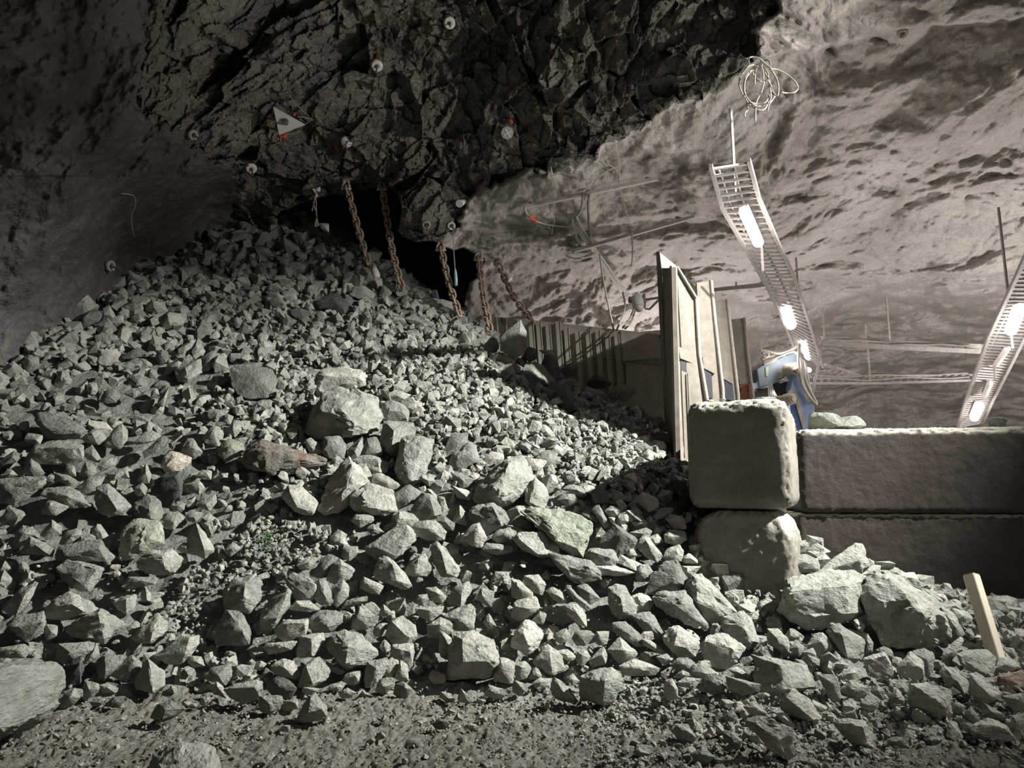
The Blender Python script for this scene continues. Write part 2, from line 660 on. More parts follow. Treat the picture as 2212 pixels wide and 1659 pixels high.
# the floor in front, and the ground that is out of view behind the crest
_hw += [np.array(p, float) for p in [
    (-5, 5.2, -0.12), (-2, 5.6, -0.12), (0, 5.55, -0.12), (-3.5, 5.3, -0.12), (-8, 4.6, -0.15), (-2, 4, -0.4), (0.8, 5.2, -0.10), (1.2, 4.4, -0.25), (3, 4.2, -0.25), (5, 4.2, -0.25),
    (0, 2, -0.8), (6, 2, -0.8), (-7, 2, -0.8),
    (-4.7, 18.5, 7.2), (-9, 16, 6.4), (-1.5, 17, 5.2), (1.0, 15, 3.6), (2.2, 12.5, 2.6), (2.6, 11, 2.2), (4, 13, 1.4), (3.2, 9.5, 1.2),
    (6.5, 6.8, 0.4), (5.2, 10.5, 0.6), (8, 8, 0.3), (-10, 10, 4.0)]]
_hw = np.array(_hw)
HR = RBF(_hw[:, :2], _hw[:, 2], smoothing=0.02)


def Hgt(x, y):
    return HR(np.stack([np.ravel(x), np.ravel(y)], -1)).reshape(np.shape(x))


_gx = np.linspace(-11, 9, 401)
_gy = np.linspace(1.5, 19.5, 361)
_GX, _GY = np.meshgrid(_gx, _gy)
_GH = Hgt(_GX, _GY)


def H(x, y):
    """bilinear look-up of the heap height, floor at 0"""
    fx = np.clip((np.asarray(x, float) + 11) / 20 * 400, 0, 399.999)
    fy = np.clip((np.asarray(y, float) - 1.5) / 18 * 360, 0, 359.999)
    i, j = fx.astype(int), fy.astype(int)
    a, b = fx - i, fy - j
    h = (_GH[j, i] * (1 - a) + _GH[j, i + 1] * a) * (1 - b) + (_GH[j + 1, i] * (1 - a) + _GH[j + 1, i + 1] * a) * b
    return np.maximum(h, 0.0)


def heap_hit(px, py, fallback=None):
    """distance Y at which the sight line through a pixel first meets the heap or the floor"""
    px, py = np.atleast_1d(np.asarray(px, float)), np.atleast_1d(np.asarray(py, float))
    d = ray(px, py)
    ys = np.linspace(3.5, 19, 1551)
    P = CAM + d[:, None, :] * ys[None, :, None]
    below = P[..., 2] <= H(P[..., 0], P[..., 1])
    k = below.argmax(1)
    ok = below.any(1)
    return np.where(ok, ys[k], np.nan if fallback is None else fallback)


# ------------------------------------------------------------------ the cave
_cc = [
    # left wall and dark corner
    (0, 790, 9.6), (150, 690, 10.8), (300, 565, 13.0), (480, 482, 15.0), (0, 600, 8.9), (0, 300, 7.6), (0, 0, 6.3), (150, 450, 9.2), (300, 300, 9.4),
    (300, 0, 7.6), (150, 150, 7.4), (400, 430, 12.0), (-300, 800, 8.6), (-300, 400, 7.2), (-300, 0, 6.0),
    # bare rock brow
    (620, 265, 11.4), (740, 310, 11.8), (543, 365, 12.4), (600, 450, 13.4), (700, 418, 13.0), (740, 388, 12.5), (840, 375, 12.1), (500, 150, 9.6), (640, 0, 9.2), (420, 230, 9.8),
    (814, 143, 10.9), (971, 50, 10.3), (930, 300, 11.5), (1096, 287, 10.9), (1100, 120, 10.2), (1300, 0, 9.0), (1350, 150, 9.5), (1450, 230, 9.3), (1560, 90, 8.8),
    (1000, 430, 12.1), (900, 480, 12.0), (930, 525, 12.2), (1250, 340, 10.7),
    # sprayed concrete
    (980, 490, 12.5), (1033, 543, 13.0), (1090, 590, 13.4), (1040, 680, 14.2), (1150, 690, 14.2), (1300, 500, 12.9), (1400, 385, 11.3), (1300, 650, 14.8), (1420, 700, 16.5),
    (1640, 120, 8.7), (1600, 330, 10.4), (1620, 480, 11.6), (1520, 600, 15.5), (1560, 640, 17.0), (1660, 740, 19.5), (1750, 300, 10.8), (1900, 100, 9.0), (1900, 400, 12.2),
    (1900, 600, 15.0), (1900, 700, 18.0), (1900, 880, 22.0), (2100, 880, 21.0), (2100, 600, 14.0), (2200, 300, 11.0), (2200, 60, 8.9), (2212, 800, 18.0), (2212, 950, 21.0), (1600, 1000, 21.0),
    (2500, 300, 11.8), (2500, 0, 9.6), (2500, 700, 14.0), (2600, 950, 17.0), (1300, -300, 8.6), (600, -300, 7.4), (1900, -300, 8.6), (0, -300, 5.6), (2500, -300, 8.2),
    (900, 800, 17), (400, 800, 14), (0, 1000, 9.4), (-300, 1100, 8.8), (1300, 900, 17),
]
_cw = [at(*c) for c in _cc]
# the rest of the hall around the photographer
for az, el, r in [(60, 5, 17), (48, 33, 12.5), (58, 30, 17.0), (64, 38, 18.5), (70, 45, 16), (60, 56, 12), (75, 5, 16), (84, 30, 15), (95, 5, 13), (100, 30, 11), (120, 5, 12), (130, 35, 9), (150, 10, 12), (180, 10, 14), (180, 40, 9),
                  (-150, 10, 12), (-130, 35, 7.5), (-110, 10, 8.5), (-90, 10, 8.2), (-80, 40, 6.5), (-65, 10, 8.6), (-60, 35, 7), (0, 88, 5.8), (90, 60, 9), (-90, 62, 5.8), (180, 65, 6.5), (0, 60, 6.4), (45, 62, 9),
                  (60, -10, 15), (100, -10, 13), (140, -10, 12), (180, -10, 13), (-140, -10, 11), (-100, -10, 8.5), (-60, -10, 9), (30, -10, 20), (0, -10, 18), (-30, -10, 14)]:
    a, e = math.radians(az), math.radians(el)
    _cw.append(CAM + r * np.array([math.sin(a) * math.cos(e), math.cos(a) * math.cos(e), math.sin(e)]))
_cw = np.array(_cw)
_cd = _cw - CAM
_cr = np.linalg.norm(_cd, axis=1)
CR = RBF(_cd / _cr[:, None], np.log(_cr), smoothing=0.004, kind='lin')

MOUTH = [(595, 470), (612, 455), (640, 444), (678, 431), (714, 422), (750, 422), (775, 414), (800, 407), (822, 404), (844, 408), (860, 420), (866, 440), (868, 462), (857, 497), (868, 514), (900, 525), (932, 523), (950, 531),
         (976, 541), (1000, 536), (1024, 549), (1043, 562), (1034, 590), (1012, 612), (1004, 640), (1000, 670), (990, 720), (900, 760), (700, 640), (600, 540)]
UNDER = [(640, 425), (700, 396), (750, 392), (800, 392), (842, 400), (880, 388), (920, 360), (945, 330), (935, 345), (900, 395), (868, 420), (860, 470), (700, 470), (600, 470)]
BARE = [(330, -600), (330, 0), (322, 80), (300, 200), (290, 235), (340, 270), (420, 300), (440, 345), (470, 350), (520, 400), (540, 440), (500, 470), (560, 520), (900, 620), (930, 545), (950, 512), (985, 490), (1000, 462), (1012, 440), (1040, 412), (1080, 397), (1130, 380),
        (1200, 372), (1290, 340), (1330, 300), (1370, 280), (1410, 262), (1440, 235), (1500, 225), (1560, 190), (1600, 160), (1628, 120), (1640, 95), (1625, 70), (1660, 40), (1680, 0), (1690, -600)]
LEDGE = [(1640, 110), (1632, 60), (1680, 20), (1700, -500), (2400, -500), (2400, 30), (2212, 40), (2000, 60), (1860, 85), (1760, 110), (1690, 118), (1655, 128)]
STEP = [(1540, 330), (1620, 395), (1680, 420), (1750, 412), (1850, 395), (1990, 330), (2100, 290), (2240, 180), (2300, 60), (2100, 90), (1900, 160), (1700, 190), (1560, 240)]


def build_cave():
    def spaced(*segs):
        out = []
        for a, b, s in segs:
            out.append(np.arange(a, b, s))
        return np.radians(np.concatenate(out))
    az = spaced((-180, -60, 3.0), (-60, -43, 0.6), (-43, 43, 0.085), (43, 60, 0.6), (60, 180.01, 3.0))
    el = spaced((-14, -1, 0.8), (-1, 41, 0.085), (41, 55, 0.7), (55, 90.01, 2.5))
    A, E = np.meshgrid(az, el)
    na, ne = len(az), len(el)
    D = np.stack([np.sin(A) * np.cos(E), np.cos(A) * np.cos(E), np.sin(E)], -1).reshape(-1, 3)
    # smooth base on a coarse grid, then interpolated
    ca, ce = np.radians(np.linspace(-180, 180, 241)), np.radians(np.linspace(-14, 90, 105))
    CA, CE = np.meshgrid(ca, ce)
    CDs = np.stack([np.sin(CA) * np.cos(CE), np.cos(CA) * np.cos(CE), np.sin(CE)], -1).reshape(-1, 3)
    LR = CR(CDs).reshape(CA.shape)
    fx = np.clip((A.ravel() - ca[0]) / (ca[1] - ca[0]), 0, 239.999)
    fy = np.clip((E.ravel() - ce[0]) / (ce[1] - ce[0]), 0, 103.999)
    i, j = fx.astype(int), fy.astype(int)
    a, b = fx - i, fy - j
    lr = (LR[j, i] * (1 - a) + LR[j, i + 1] * a) * (1 - b) + (LR[j + 1, i] * (1 - a) + LR[j + 1, i + 1] * a) * b
    r = np.exp(lr)
    P = CAM + D * r[:, None]
    px, py = proj(P)
    front = D[:, 1] > 0.25
    px = np.where(front, px, -9e3)
    fr = np.where(front)[0]

    def sdf(poly):
        s = np.full(len(px), -900.0)
        lo, hi = np.min(poly, 0) - 60, np.max(poly, 0) + 60
        m = fr[(px[fr] > lo[0]) & (px[fr] < hi[0]) & (py[fr] > lo[1]) & (py[fr] < hi[1])]
        s[m] = poly_sdf(px[m], py[m], poly)
        return s
    wob = 7 * gnoise(P * 2.2, 40) + 5 * gnoise(P * 6.0, 41)
    s_bare = sdf(BARE) + 2.2 * wob
    s_mouth = sdf(MOUTH) + 0.5 * wob
    s_under = sdf(UNDER) + 0.4 * wob
    s_ledge = sdf(LEDGE) + wob
    s_step = sdf(STEP) + 1.4 * wob
    bare = smooth(-10, 8, s_bare)
    # relief of the bare rock: tilted, stepped facets
    Pw = P + 0.10 * np.stack([fbm(P * 1.3 + 11, 3, 50), fbm(P * 1.3 + 47, 3, 51), fbm(P * 1.3 + 83, 3, 52)], -1)
    th = math.radians(35)
    Rf = np.array([[math.cos(th), 0, math.sin(th)], [0, 1, 0], [-math.sin(th), 0, math.cos(th)]])
    Q = Pw @ Rf * np.array([1.15, 1.0, 0.8])
    big = facets(Q / 1.7, 1)
    mid = facets(Q / 0.75 + 3.3, 2)
    sml = facets(Q / 0.32 + 7.1, 3)
    tin = facets(Q / 0.15 + 1.7, 4)
    rb = 0.62 * big + 0.36 * mid + 0.17 * sml + 0.07 * tin + 0.10 * fbm(P * 3, 4, 9)
    # relief of the sprayed concrete: soft folds and lumps
    warp = np.stack([gnoise(P * 0.6 + 5, 60), gnoise(P * 0.6 + 25, 61), gnoise(P * 0.6 + 45, 62)], -1)
    S = P + 0.45 * warp
    fold = fbm(S * np.array([0.42, 0.42, 1.25]), 4, 20, 0.5, ridged=True)
    rs = 0.55 * gnoise(P * 0.35, 30) + 0.46 * (fold - 0.7) + 0.09 * fbm(P * 1.7, 3, 25, 0.5, True) + 0.022 * fbm(P * 7.5, 3, 26)
    left = (px < 520) & (s_bare < 0)
    rl = 0.5 * gnoise(P * 0.6, 31) + 0.28 * fbm(P * 1.6, 4, 33) + 0.06 * fbm(P * 7.0, 3, 34)
    rs = np.where(left, rl, rs)
    # facets are muted near the contact with the heap and for the far parts of the hall
    disp = bare * (rb + 0.16) + (1 - bare) * rs
    disp += 0.55 * smooth(-4, 7, s_ledge) * -1.0 + 0.55 * smooth(-40, 60, s_step) * -0.6
    disp = np.where(front & (py > 380) & (px < 560), disp * 0.6, disp)
    r2 = r + disp
    r2 += 0.9 * smooth(-2, 5, s_under) * (s_mouth < 0)
    deep = smooth(-2, 6, s_mouth)
    r2 = r2 * (1 - deep) + deep * np.maximum(r2 + 5.0, 23.0)
    P2 = CAM + D * r2[:, None]
    idx = np.arange(na * ne).reshape(ne, na)
    q = np.stack([idx[:-1, :-1], idx[:-1, 1:], idx[1:, 1:], idx[1:, :-1]], -1).reshape(-1, 4)
    # region of every face
    fm = q[:, 0]
    is_bare = s_bare[fm] > 0
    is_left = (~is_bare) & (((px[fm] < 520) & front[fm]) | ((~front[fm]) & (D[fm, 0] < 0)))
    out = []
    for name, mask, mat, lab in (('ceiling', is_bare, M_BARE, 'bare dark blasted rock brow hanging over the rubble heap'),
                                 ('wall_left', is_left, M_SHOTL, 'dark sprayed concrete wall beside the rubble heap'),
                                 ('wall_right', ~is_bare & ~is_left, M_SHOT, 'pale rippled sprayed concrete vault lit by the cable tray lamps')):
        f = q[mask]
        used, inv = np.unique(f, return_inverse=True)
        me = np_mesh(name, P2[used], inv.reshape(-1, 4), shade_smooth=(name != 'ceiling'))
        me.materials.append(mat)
        o = bpy.data.objects.new(name, me)
        COL.objects.link(o)
        tag(o, lab, None, None, 'structure')
        out.append(o)
    global _CAVE
    _CAVE = (az, el, r2.reshape(ne, na))
    return out


def cave_at(px, py, lift=0.0):
    """the place on the rock surface seen at a pixel (lift: metres in front of it)"""
    az, el, R = _CAVE
    d = ray(px, py)
    d = d / np.linalg.norm(d)
    a, e = math.atan2(d[0], d[1]), math.asin(d[2])
    i = int(np.searchsorted(az, a)) - 1
    j = int(np.searchsorted(el, e)) - 1
    w = R[max(j - 5, 0):j + 6, max(i - 5, 0):i + 6]
    r = 0.5 * w.min() + 0.5 * w.mean()
    return CAM + d * (r - lift)


def cave_normal(px, py, w=14):
    a, b, c, d = (cave_at(px - w, py), cave_at(px + w, py), cave_at(px, py - w), cave_at(px, py + w))
    n = np.cross(b - a, c - d)
    n /= np.linalg.norm(n)
    v = CAM - cave_at(px, py)
    return n if n @ v > 0 else -n


build_cave()


def build_floor():
    xs = np.concatenate([np.arange(-14, -5, 0.5), np.arange(-5, 5, 0.016), np.arange(5, 20, 0.5)])
    ys = np.concatenate([np.arange(-14, 4.2, 0.6), np.arange(4.2, 6.4, 0.016), np.arange(6.4, 30, 0.6)])
    X, Y = np.meshgrid(xs, ys)
    P = np.stack([X, Y, 0 * X], -1).reshape(-1, 3)
    z = 0.035 * fbm(P * 0.9, 3, 70) + 0.020 * fbm(P * 4.5, 3, 71) + 0.016 * fbm(P * 14, 3, 72)
    z = z + 0.022 * facets(P * 11, 73) + 0.016 * facets(P * 24, 74) + 0.012 * gnoise(P * 38, 75)
    P[:, 2] = z - 0.02
    n, m = len(xs), len(ys)
    idx = np.arange(n * m).reshape(m, n)
    q = np.stack([idx[:-1, :-1], idx[:-1, 1:], idx[1:, 1:], idx[1:, :-1]], -1).reshape(-1, 4)
    me = np_mesh('floor', P, q, True)
    me.materials.append(M_FLOOR)
    o = bpy.data.objects.new('floor', me)
    COL.objects.link(o)
    tag(o, 'rough muddy gravel floor in front of the rubble heap', None, None, 'structure')


build_floor()
# ------------------------------------------------------------------ stones
# Each line: id  outline corners ; ridge corners with how far they stand out (share of the stone's size).
# Corners are sighted places; the stones get their real distance from the heap surface and a full back half.
TILES = {'A': (0, 830, 4.0), 'B': (553, 830, 4.0), 'C': (1106, 830, 4.0), 'D': (0, 1244, 4.0), 'E': (553, 1244, 4.0), 'F': (1106, 1244, 4.0), 'G': (1659, 1244, 4.0),
         'T': (0, 415, 4.0), 'U': (553, 415, 4.0), 'W': (1000, 600, 4.424), 'R': (1440, 820, 2.766), 'P': (0, 0, 1.0)}
STONES = """
A1 310,310 345,255 420,245 470,315 600,305 700,345 745,395 680,465 500,480 400,440;480,430 700,425 380,360
A2 225,640 300,540 430,500 580,490 700,535 705,670 470,690 260,690;310,550,.3 620,560,.32 690,555,.3
A3 705,470 790,400 870,390 915,470 850,525 740,500;790,420 840,510
A4 905,520 1000,370 1050,345 1095,400 1100,460 1050,560 940,545;960,470 1060,450
A5 705,600 795,520 870,640 860,680 760,650;800,620
A6 1150,500 1290,390 1390,440 1340,480 1260,510 1180,520;1260,500
A7 1230,590 1400,450 1480,490 1350,590 1250,640;1390,520
A8 1570,580 1620,470 1670,470 1700,530 1750,590 1660,650;1640,540 1690,560
A9 1885,560 1970,470 2060,490 2110,530 2100,600 1950,670 1900,620;1980,540
A10 1390,700 1420,620 1480,580 1650,640 1640,680 1540,760 1430,760;1440,690 1500,640
A11 1750,470 1830,360 1890,370 1930,430 1890,560 1770,500;1850,420
A12 -10,830 200,810 390,800 385,860 250,970 130,1040 -10,1010;350,870 130,980
A13 360,960 420,900 590,880 700,950 780,1055 620,1065 480,1010;560,960
A14 350,1110 420,1000 600,1060 480,1140 400,1120;430,1050
A15 820,1000 830,900 930,865 1010,930 1130,1060 1060,1110 970,1140 860,1100;930,960 1010,1080
A16 670,900 760,800 910,800 830,870 820,960 690,950;780,860
A17 1030,1420 1060,1270 1170,1180 1370,1190 1390,1310 1410,1380 1240,1440 1130,1510 1050,1500;1200,1250,.2 1290,1330,.25 1130,1400,.2
A18 1300,960 1330,830 1460,780 1540,760 1580,850 1550,1000 1470,1040 1350,1010;1520,800 1560,900
A19 1160,900 1230,850 1280,900 1260,970 1180,960;1210,900
A20 1170,1120 1170,1030 1280,960 1390,1010 1400,1150 1370,1190 1200,1180;1290,1080 1300,1160
A21 1400,1170 1440,1110 1530,1100 1600,1150 1500,1255 1420,1230;1500,1190
A22 1700,1030 1780,960 1860,950 1875,1020 1810,1095 1720,1060;1780,1040
A23 1600,1150 1650,1090 1760,1120 1690,1190 1620,1180;1680,1150
A24 1470,1050 1530,1010 1600,1030 1590,1090 1500,1100;1540,1050
A25 0,1170 70,1050 200,1100 220,1130 120,1220 0,1210;160,1150
A26 120,1290 200,1220 290,1250 300,1300 150,1370;200,1290
A27 350,1300 450,1170 530,1240 530,1300 400,1340;450,1230
A28 510,1380 560,1280 690,1240 710,1300 640,1350 560,1390;620,1310
A29 180,1430 260,1320 330,1350 460,1420 450,1490 200,1460;310,1390
A30 485,1480 530,1400 860,1345 920,1440 910,1530 700,1530 500,1520;860,1420 560,1480
A31 505,1590 590,1520 700,1560 890,1590 840,1680 770,1790 700,1780 560,1700;730,1740 840,1600
A32 880,1490 940,1440 1000,1490 910,1580;940,1500
A33 1180,1530 1270,1460 1480,1430 1580,1510 1500,1620 1420,1640 1330,1650 1220,1600;1400,1480 1430,1600
A34 1610,1350 1700,1210 1780,1300 1850,1430 1770,1500 1640,1450;1700,1225 1770,1440
A35 1520,1430 1590,1360 1660,1380 1640,1470;1600,1400
A36 1930,1440 2010,1360 2090,1420 1990,1490;2000,1420
A37 480,770 570,780 680,840 620,890 500,830;590,830
A38 680,790 740,670 820,700 830,760 790,800;760,740
A39 210,770 220,680 270,645 330,690 390,770 300,800;270,700
A40 0,790 90,730 160,790 30,820;90,780
A41 0,660 120,575 190,610 150,670 20,700;110,630
A42 560,780 580,700 640,700 660,800;620,750
A45 840,720 880,640 1010,640 990,700 870,750;920,690
A46 900,770 1000,740 1100,720 1070,780 980,840;1000,780
A47 1180,840 1260,680 1310,780 1290,860 1210,840;1260,760
A48 1590,870 1720,830 1770,900 1720,960 1640,920;1720,860
A49 1680,800 1740,740 1830,750 1820,830 1720,810;1790,770
A50 210,480 240,420 370,440 350,520 310,530;310,480
A51 860,150 900,60 990,40 1040,90 1000,160 900,160;950,100
A52 1060,80 1150,30 1220,80 1150,120;1150,80
A53 1350,180 1390,90 1460,20 1440,130 1410,200;1420,110
A54 1800,290 1800,215 1980,230 1940,270 1860,310;1880,250
A55 1920,330 1960,250 2020,280 1990,350;1970,300
A56 1960,410 2020,310 2080,320 2090,390 2030,460;2010,390
B1 430,400 500,220 550,150 590,70 700,40 850,60 1020,130 1075,280 1040,400 880,430 540,460 450,420;570,240,.4 740,235,.48 850,330,.45 835,435,.3 1000,170,.22
B2 1080,290 1100,170 1170,135 1260,170 1320,240 1310,320 1130,330;1150,230 1270,240
B3 1080,510 1110,330 1360,340 1370,440 1260,520 1240,600 1180,620 1110,570;1190,400 1170,560
B4 1200,740 1270,480 1370,455 1530,490 1510,640 1480,760 1440,840 1300,870 1250,850;1270,680 1290,540 1440,500 1330,830
B5 580,610 590,460 720,450 780,540 770,640 650,640;630,500
B6 790,620 800,560 920,450 925,570 880,640 820,650;850,580
B7 910,610 960,470 1040,460 1100,570 1080,620 940,620;980,540
B8 420,490 470,460 540,520 590,580 520,610 460,590;480,550
B9 -120,640 -60,560 60,490 200,560 400,620 580,650 570,690 330,730 280,770 190,790 80,760 -60,720;80,580 330,640 90,740
B10 640,670 690,615 760,660 690,740 650,720;690,670
B11 830,660 920,620 1030,620 1140,680 1120,760 1000,780 920,740;1060,660 1070,760
B12 545,1080 640,820 800,650 880,720 910,850 990,880 830,990 740,1080 600,1130;830,870 740,960 830,700
B13 830,1060 830,960 980,860 1170,910 1190,1020 1215,1090 1090,1130 1000,1110 900,1100;910,960 990,1070
B14 1010,860 1010,780 1080,770 1160,810 1250,870 1170,920 1080,890;1100,840
B15 880,690 950,690 1010,810 990,870 920,850;930,780
B16 225,960 290,880 400,890 470,970 540,1020 490,1120 430,1130 340,1090 280,1030;290,930 350,1060 490,1110,.1
B17 1185,960 1320,865 1420,940 1350,1020 1220,1090 1190,1040;1200,970,.2 1330,1000
B18 1340,1080 1440,950 1530,960 1610,1120 1560,1150 1420,1180 1350,1140;1500,970 1550,1140
B19 1120,1240 1240,1100 1340,1120 1400,1180 1340,1230 1230,1270 1160,1280;1240,1160
B20 820,1180 870,1120 1010,1140 1020,1180 900,1240;890,1170
B21 950,1410 1080,1320 1280,1210 1370,1300 1370,1350 1280,1450 1200,1500 1050,1510 970,1450;1060,1420 1210,1490 1330,1300
B22 1340,1230 1430,1180 1550,1180 1640,1280 1620,1340 1480,1350 1390,1300;1500,1250
B23 1690,870 1760,900 1880,940 1850,1000 1740,980;1780,940
B24 1670,680 1700,600 1840,500 1900,530 1920,660 1850,700 1740,750;1740,620 1850,600
B25 1600,640 1690,420 1830,430 1820,500 1700,590;1740,520
B26 1890,990 1920,890 2000,790 2170,640 2300,640 2360,720 2400,800 2330,930 2220,1020 2120,1060 1960,1050;2060,900,.4 2110,960,.4 2180,690,.3
B27 1850,1130 1870,1070 2030,1030 2130,1080 2180,1170 2140,1230 1990,1300 1890,1200;2090,1140 2120,1230 2040,1050
B28 1780,1330 1870,1210 1930,1200 1990,1330 1950,1410 1870,1400;1920,1260
B29 2030,1330 2080,1270 2211,1230 2300,1260 2260,1350 2100,1370;2150,1290
B30 1960,1430 1990,1370 2211,1400 2211,1450 2080,1480;2080,1420
B31 1700,1170 1760,1040 1780,1120 1820,1120 1820,1220 1730,1200;1760,1120
B32 1550,1180 1620,1140 1720,1200 1700,1270 1600,1230;1640,1190
B33 1510,1400 1560,1365 1650,1440 1760,1590 1740,1659 1600,1650 1530,1530;1600,1450 1650,1640
B34 1370,1560 1400,1490 1460,1470 1540,1590 1470,1655 1300,1659 1290,1600;1400,1520 1380,1640
B35 1020,1640 1060,1510 1120,1490 1200,1530 1340,1735 1290,1765 1160,1730 1040,1680;1180,1560 1220,1700
B36 740,1490 770,1400 880,1400 890,1460 810,1530;800,1440
B37 490,1659 560,1510 640,1470 710,1500 640,1600 560,1680;610,1560
B38 610,1690 650,1570 720,1510 850,1610 800,1690 700,1740;740,1560
B39 350,1560 450,1490 550,1500 470,1590 380,1600;450,1540
B40 950,1250 1010,1200 1110,1280 1000,1310;1020,1250
B42 1960,660 2030,580 2140,600 2140,650 2000,710;2050,640
B43 1690,780 1740,760 1880,820 1850,880 1770,900;1770,820
B44 310,190 400,120 455,160 385,240 330,225;370,180
B45 140,130 220,110 260,170 190,200;200,150
B46 1130,100 1200,50 1340,90 1320,160 1180,130;1230,100
C1 90,1110 180,1080 400,1100 580,1140 680,1210 680,1270 600,1480 500,1450 400,1400 250,1250;320,1180,.2 560,1420,.3 380,1350,.3 640,1300,.2
C2 0,1180 70,1130 160,1180 230,1280 160,1270 20,1250;150,1200
C3 10,1330 60,1280 250,1280 390,1400 400,1470 230,1490 90,1420;60,1340 220,1470
C4 310,1460 460,1490 680,1530 750,1620 760,1680 540,1720 420,1600;480,1600 640,1560
C5 630,1470 680,1420 880,1430 910,1530 860,1580 720,1570 660,1530;700,1450 850,1500
C6 770,1380 860,1190 960,1260 1080,1340 1040,1420 920,1490 860,1470;960,1290 1050,1350,.15
C7 1070,1400 1130,1310 1190,1330 1300,1490 1250,1530 1170,1500;1170,1370
C8 1010,1280 1160,1240 1210,1270 1180,1330 1090,1330;1120,1290
C9 1320,1300 1360,1260 1490,1270 1510,1340 1440,1390 1330,1370;1350,1310 1470,1320
C10 1300,1500 1350,1420 1440,1390 1480,1440 1460,1530 1350,1530;1420,1430
C11 720,1570 900,1570 1060,1630 960,1650 780,1650;880,1610
C12 1060,1640 1110,1560 1170,1560 1220,1620 1200,1700 1080,1710;1120,1620
C13 1080,1020 1120,930 1250,980 1270,1060 1180,1100;1150,1010
C14 1250,970 1300,910 1390,930 1380,1000 1320,1030;1320,960
C15 1220,1140 1290,1070 1400,1070 1370,1120 1250,1170;1300,1120
C16 800,1100 850,1050 960,1080 920,1160 830,1130;880,1090
C17 1000,1100 1060,1060 1130,1110 1080,1170;1070,1110
C18 1330,1170 1370,1120 1480,1150 1510,1250 1400,1250;1400,1180
C19 1030,1190 1150,1175 1170,1210 1060,1230;1100,1200
C20 690,1080 750,1040 850,1220 800,1250 760,1150;780,1150
C21 110,1010 130,900 200,810 270,870 310,960 280,1090 180,1070;200,950 150,1010
C22 210,640 250,590 330,570 430,670 300,730 230,700;310,640
C23 110,690 140,640 300,660 250,750 150,740;200,690
C24 490,840 550,785 610,860 530,870;550,830
C25 430,900 500,865 600,880 650,960 600,980 520,930;560,910
C26 390,1000 440,950 540,950 570,1020 480,1050;480,990
C27 680,930 760,880 850,960 850,1020 720,1030;770,960
C28 1420,1100 1440,1010 1530,940 1560,1040 1500,1110;1490,1030
C29 220,360 290,345 380,450 340,480 230,420;300,410
D1 -60,770 70,740 180,760 330,750 500,775 540,830 535,930 500,1090 390,1210 210,1270 190,1320 0,1370 -60,1370;-20,800,.85 -20,1330,.9 190,790,.5 205,1270,.52 500,860,.04
D2 400,280 480,200 610,135 730,200 850,290 760,340 540,380 410,360;620,240 760,330
D3 580,470 640,390 860,290 1000,360 1060,400 960,500 900,580 760,550 620,520;850,330 900,540
D4 60,420 130,360 370,310 390,390 370,490 240,570 160,510;130,440 360,400
D5 390,490 400,420 500,430 490,520 400,560;440,480
D6 20,300 170,110 270,90 330,60 250,230 140,340;220,150
D7 1060,90 1110,10 1370,20 1330,70 1240,90 1090,115;1220,40
D8 990,230 1090,170 1180,160 1170,260 1100,335 1020,290;1090,200 1090,320
D9 1210,170 1250,90 1305,150 1300,220 1220,220;1260,110 1270,210
D10 490,700 510,590 680,600 810,570 820,640 700,680 640,740 550,760;600,660
D11 715,770 740,690 830,580 860,680 800,730 730,780;800,680
D12 830,750 890,690 1080,680 1090,740 1000,800 900,910 840,830;905,700 910,830
D13 960,850 1130,690 1220,750 1200,830 1090,920 1000,880;1160,730
D14 1170,900 1280,730 1420,830 1420,940 1340,1000 1310,1010 1180,980;1290,760 1290,880 1320,1000
D15 1140,530 1250,420 1360,330 1440,400 1440,470 1310,580 1190,570;1320,480 1300,570
D16 1340,690 1560,530 1710,520 1720,590 1640,690 1560,760 1420,740;1640,530 1600,680
D17 1930,120 2050,40 2200,-10 2260,60 2240,220 2150,310 1950,300;2120,60 2100,220
D18 1840,500 1960,300 2060,310 2150,430 2150,590 1880,600;2060,420
D19 1620,750 1640,690 1740,700 1770,780 1680,790;1690,740
D20 1760,860 1840,790 1990,770 2000,860 1950,950 1800,900;1880,850
D21 1800,950 1870,910 1930,950 1960,1060 1850,1020;1880,960
D22 1940,980 2100,930 2211,900 2260,920 2240,1050 2100,1110 1990,1050;2000,970 2200,960
D23 720,1060 730,900 850,940 850,1000 760,1080;770,980
D24 850,940 930,925 1020,970 1000,1010 880,1010;930,970
D25 490,1110 560,1020 640,970 695,1050 610,1130 520,1150;600,1050
D26 890,1130 980,1050 1090,1040 1040,1140;990,1090
D27 770,1090 900,1055 890,1110 800,1130;840,1090
D28 1300,1220 1360,1120 1490,1080 1600,1150 1490,1230 1410,1260;1430,1160 1400,1240
D29 1720,1100 1750,1050 1850,1050 1770,1140;1770,1090
D30 1620,1120 1700,1090 1710,1140 1650,1150;1670,1120
D31 1440,1000 1480,940 1530,970 1510,1020;1490,970
D32 1720,1180 1750,1140 1800,1200;1755,1175
D33 90,1400 110,1330 190,1320 190,1410;130,1350
D34 1290,1700 1340,1540 1430,1500 1560,1440 1720,1450 1820,1490 1870,1590 1900,1690 1600,1760 1300,1740;1430,1560,.1 1800,1530,.1 1450,1740,.75 1800,1740,.75
D35 550,870 560,780 700,690 720,800 690,930 560,950;690,760
D36 -40,640 0,620 200,595 290,630 200,720 80,740 -40,720;160,650
D38 440,1550 470,1460 520,1480 450,1570;475,1520
D39 700,1440 750,1430 765,1480 710,1500;735,1460
D40 1930,1540 1960,1480 2005,1510 2000,1550;1965,1510
E1 35,420 80,250 250,120 300,150 280,260 150,450 100,510 40,470;60,370 180,370 270,150
E2 165,470 250,390 440,370 450,420 420,510 240,560 180,510;240,410 420,400
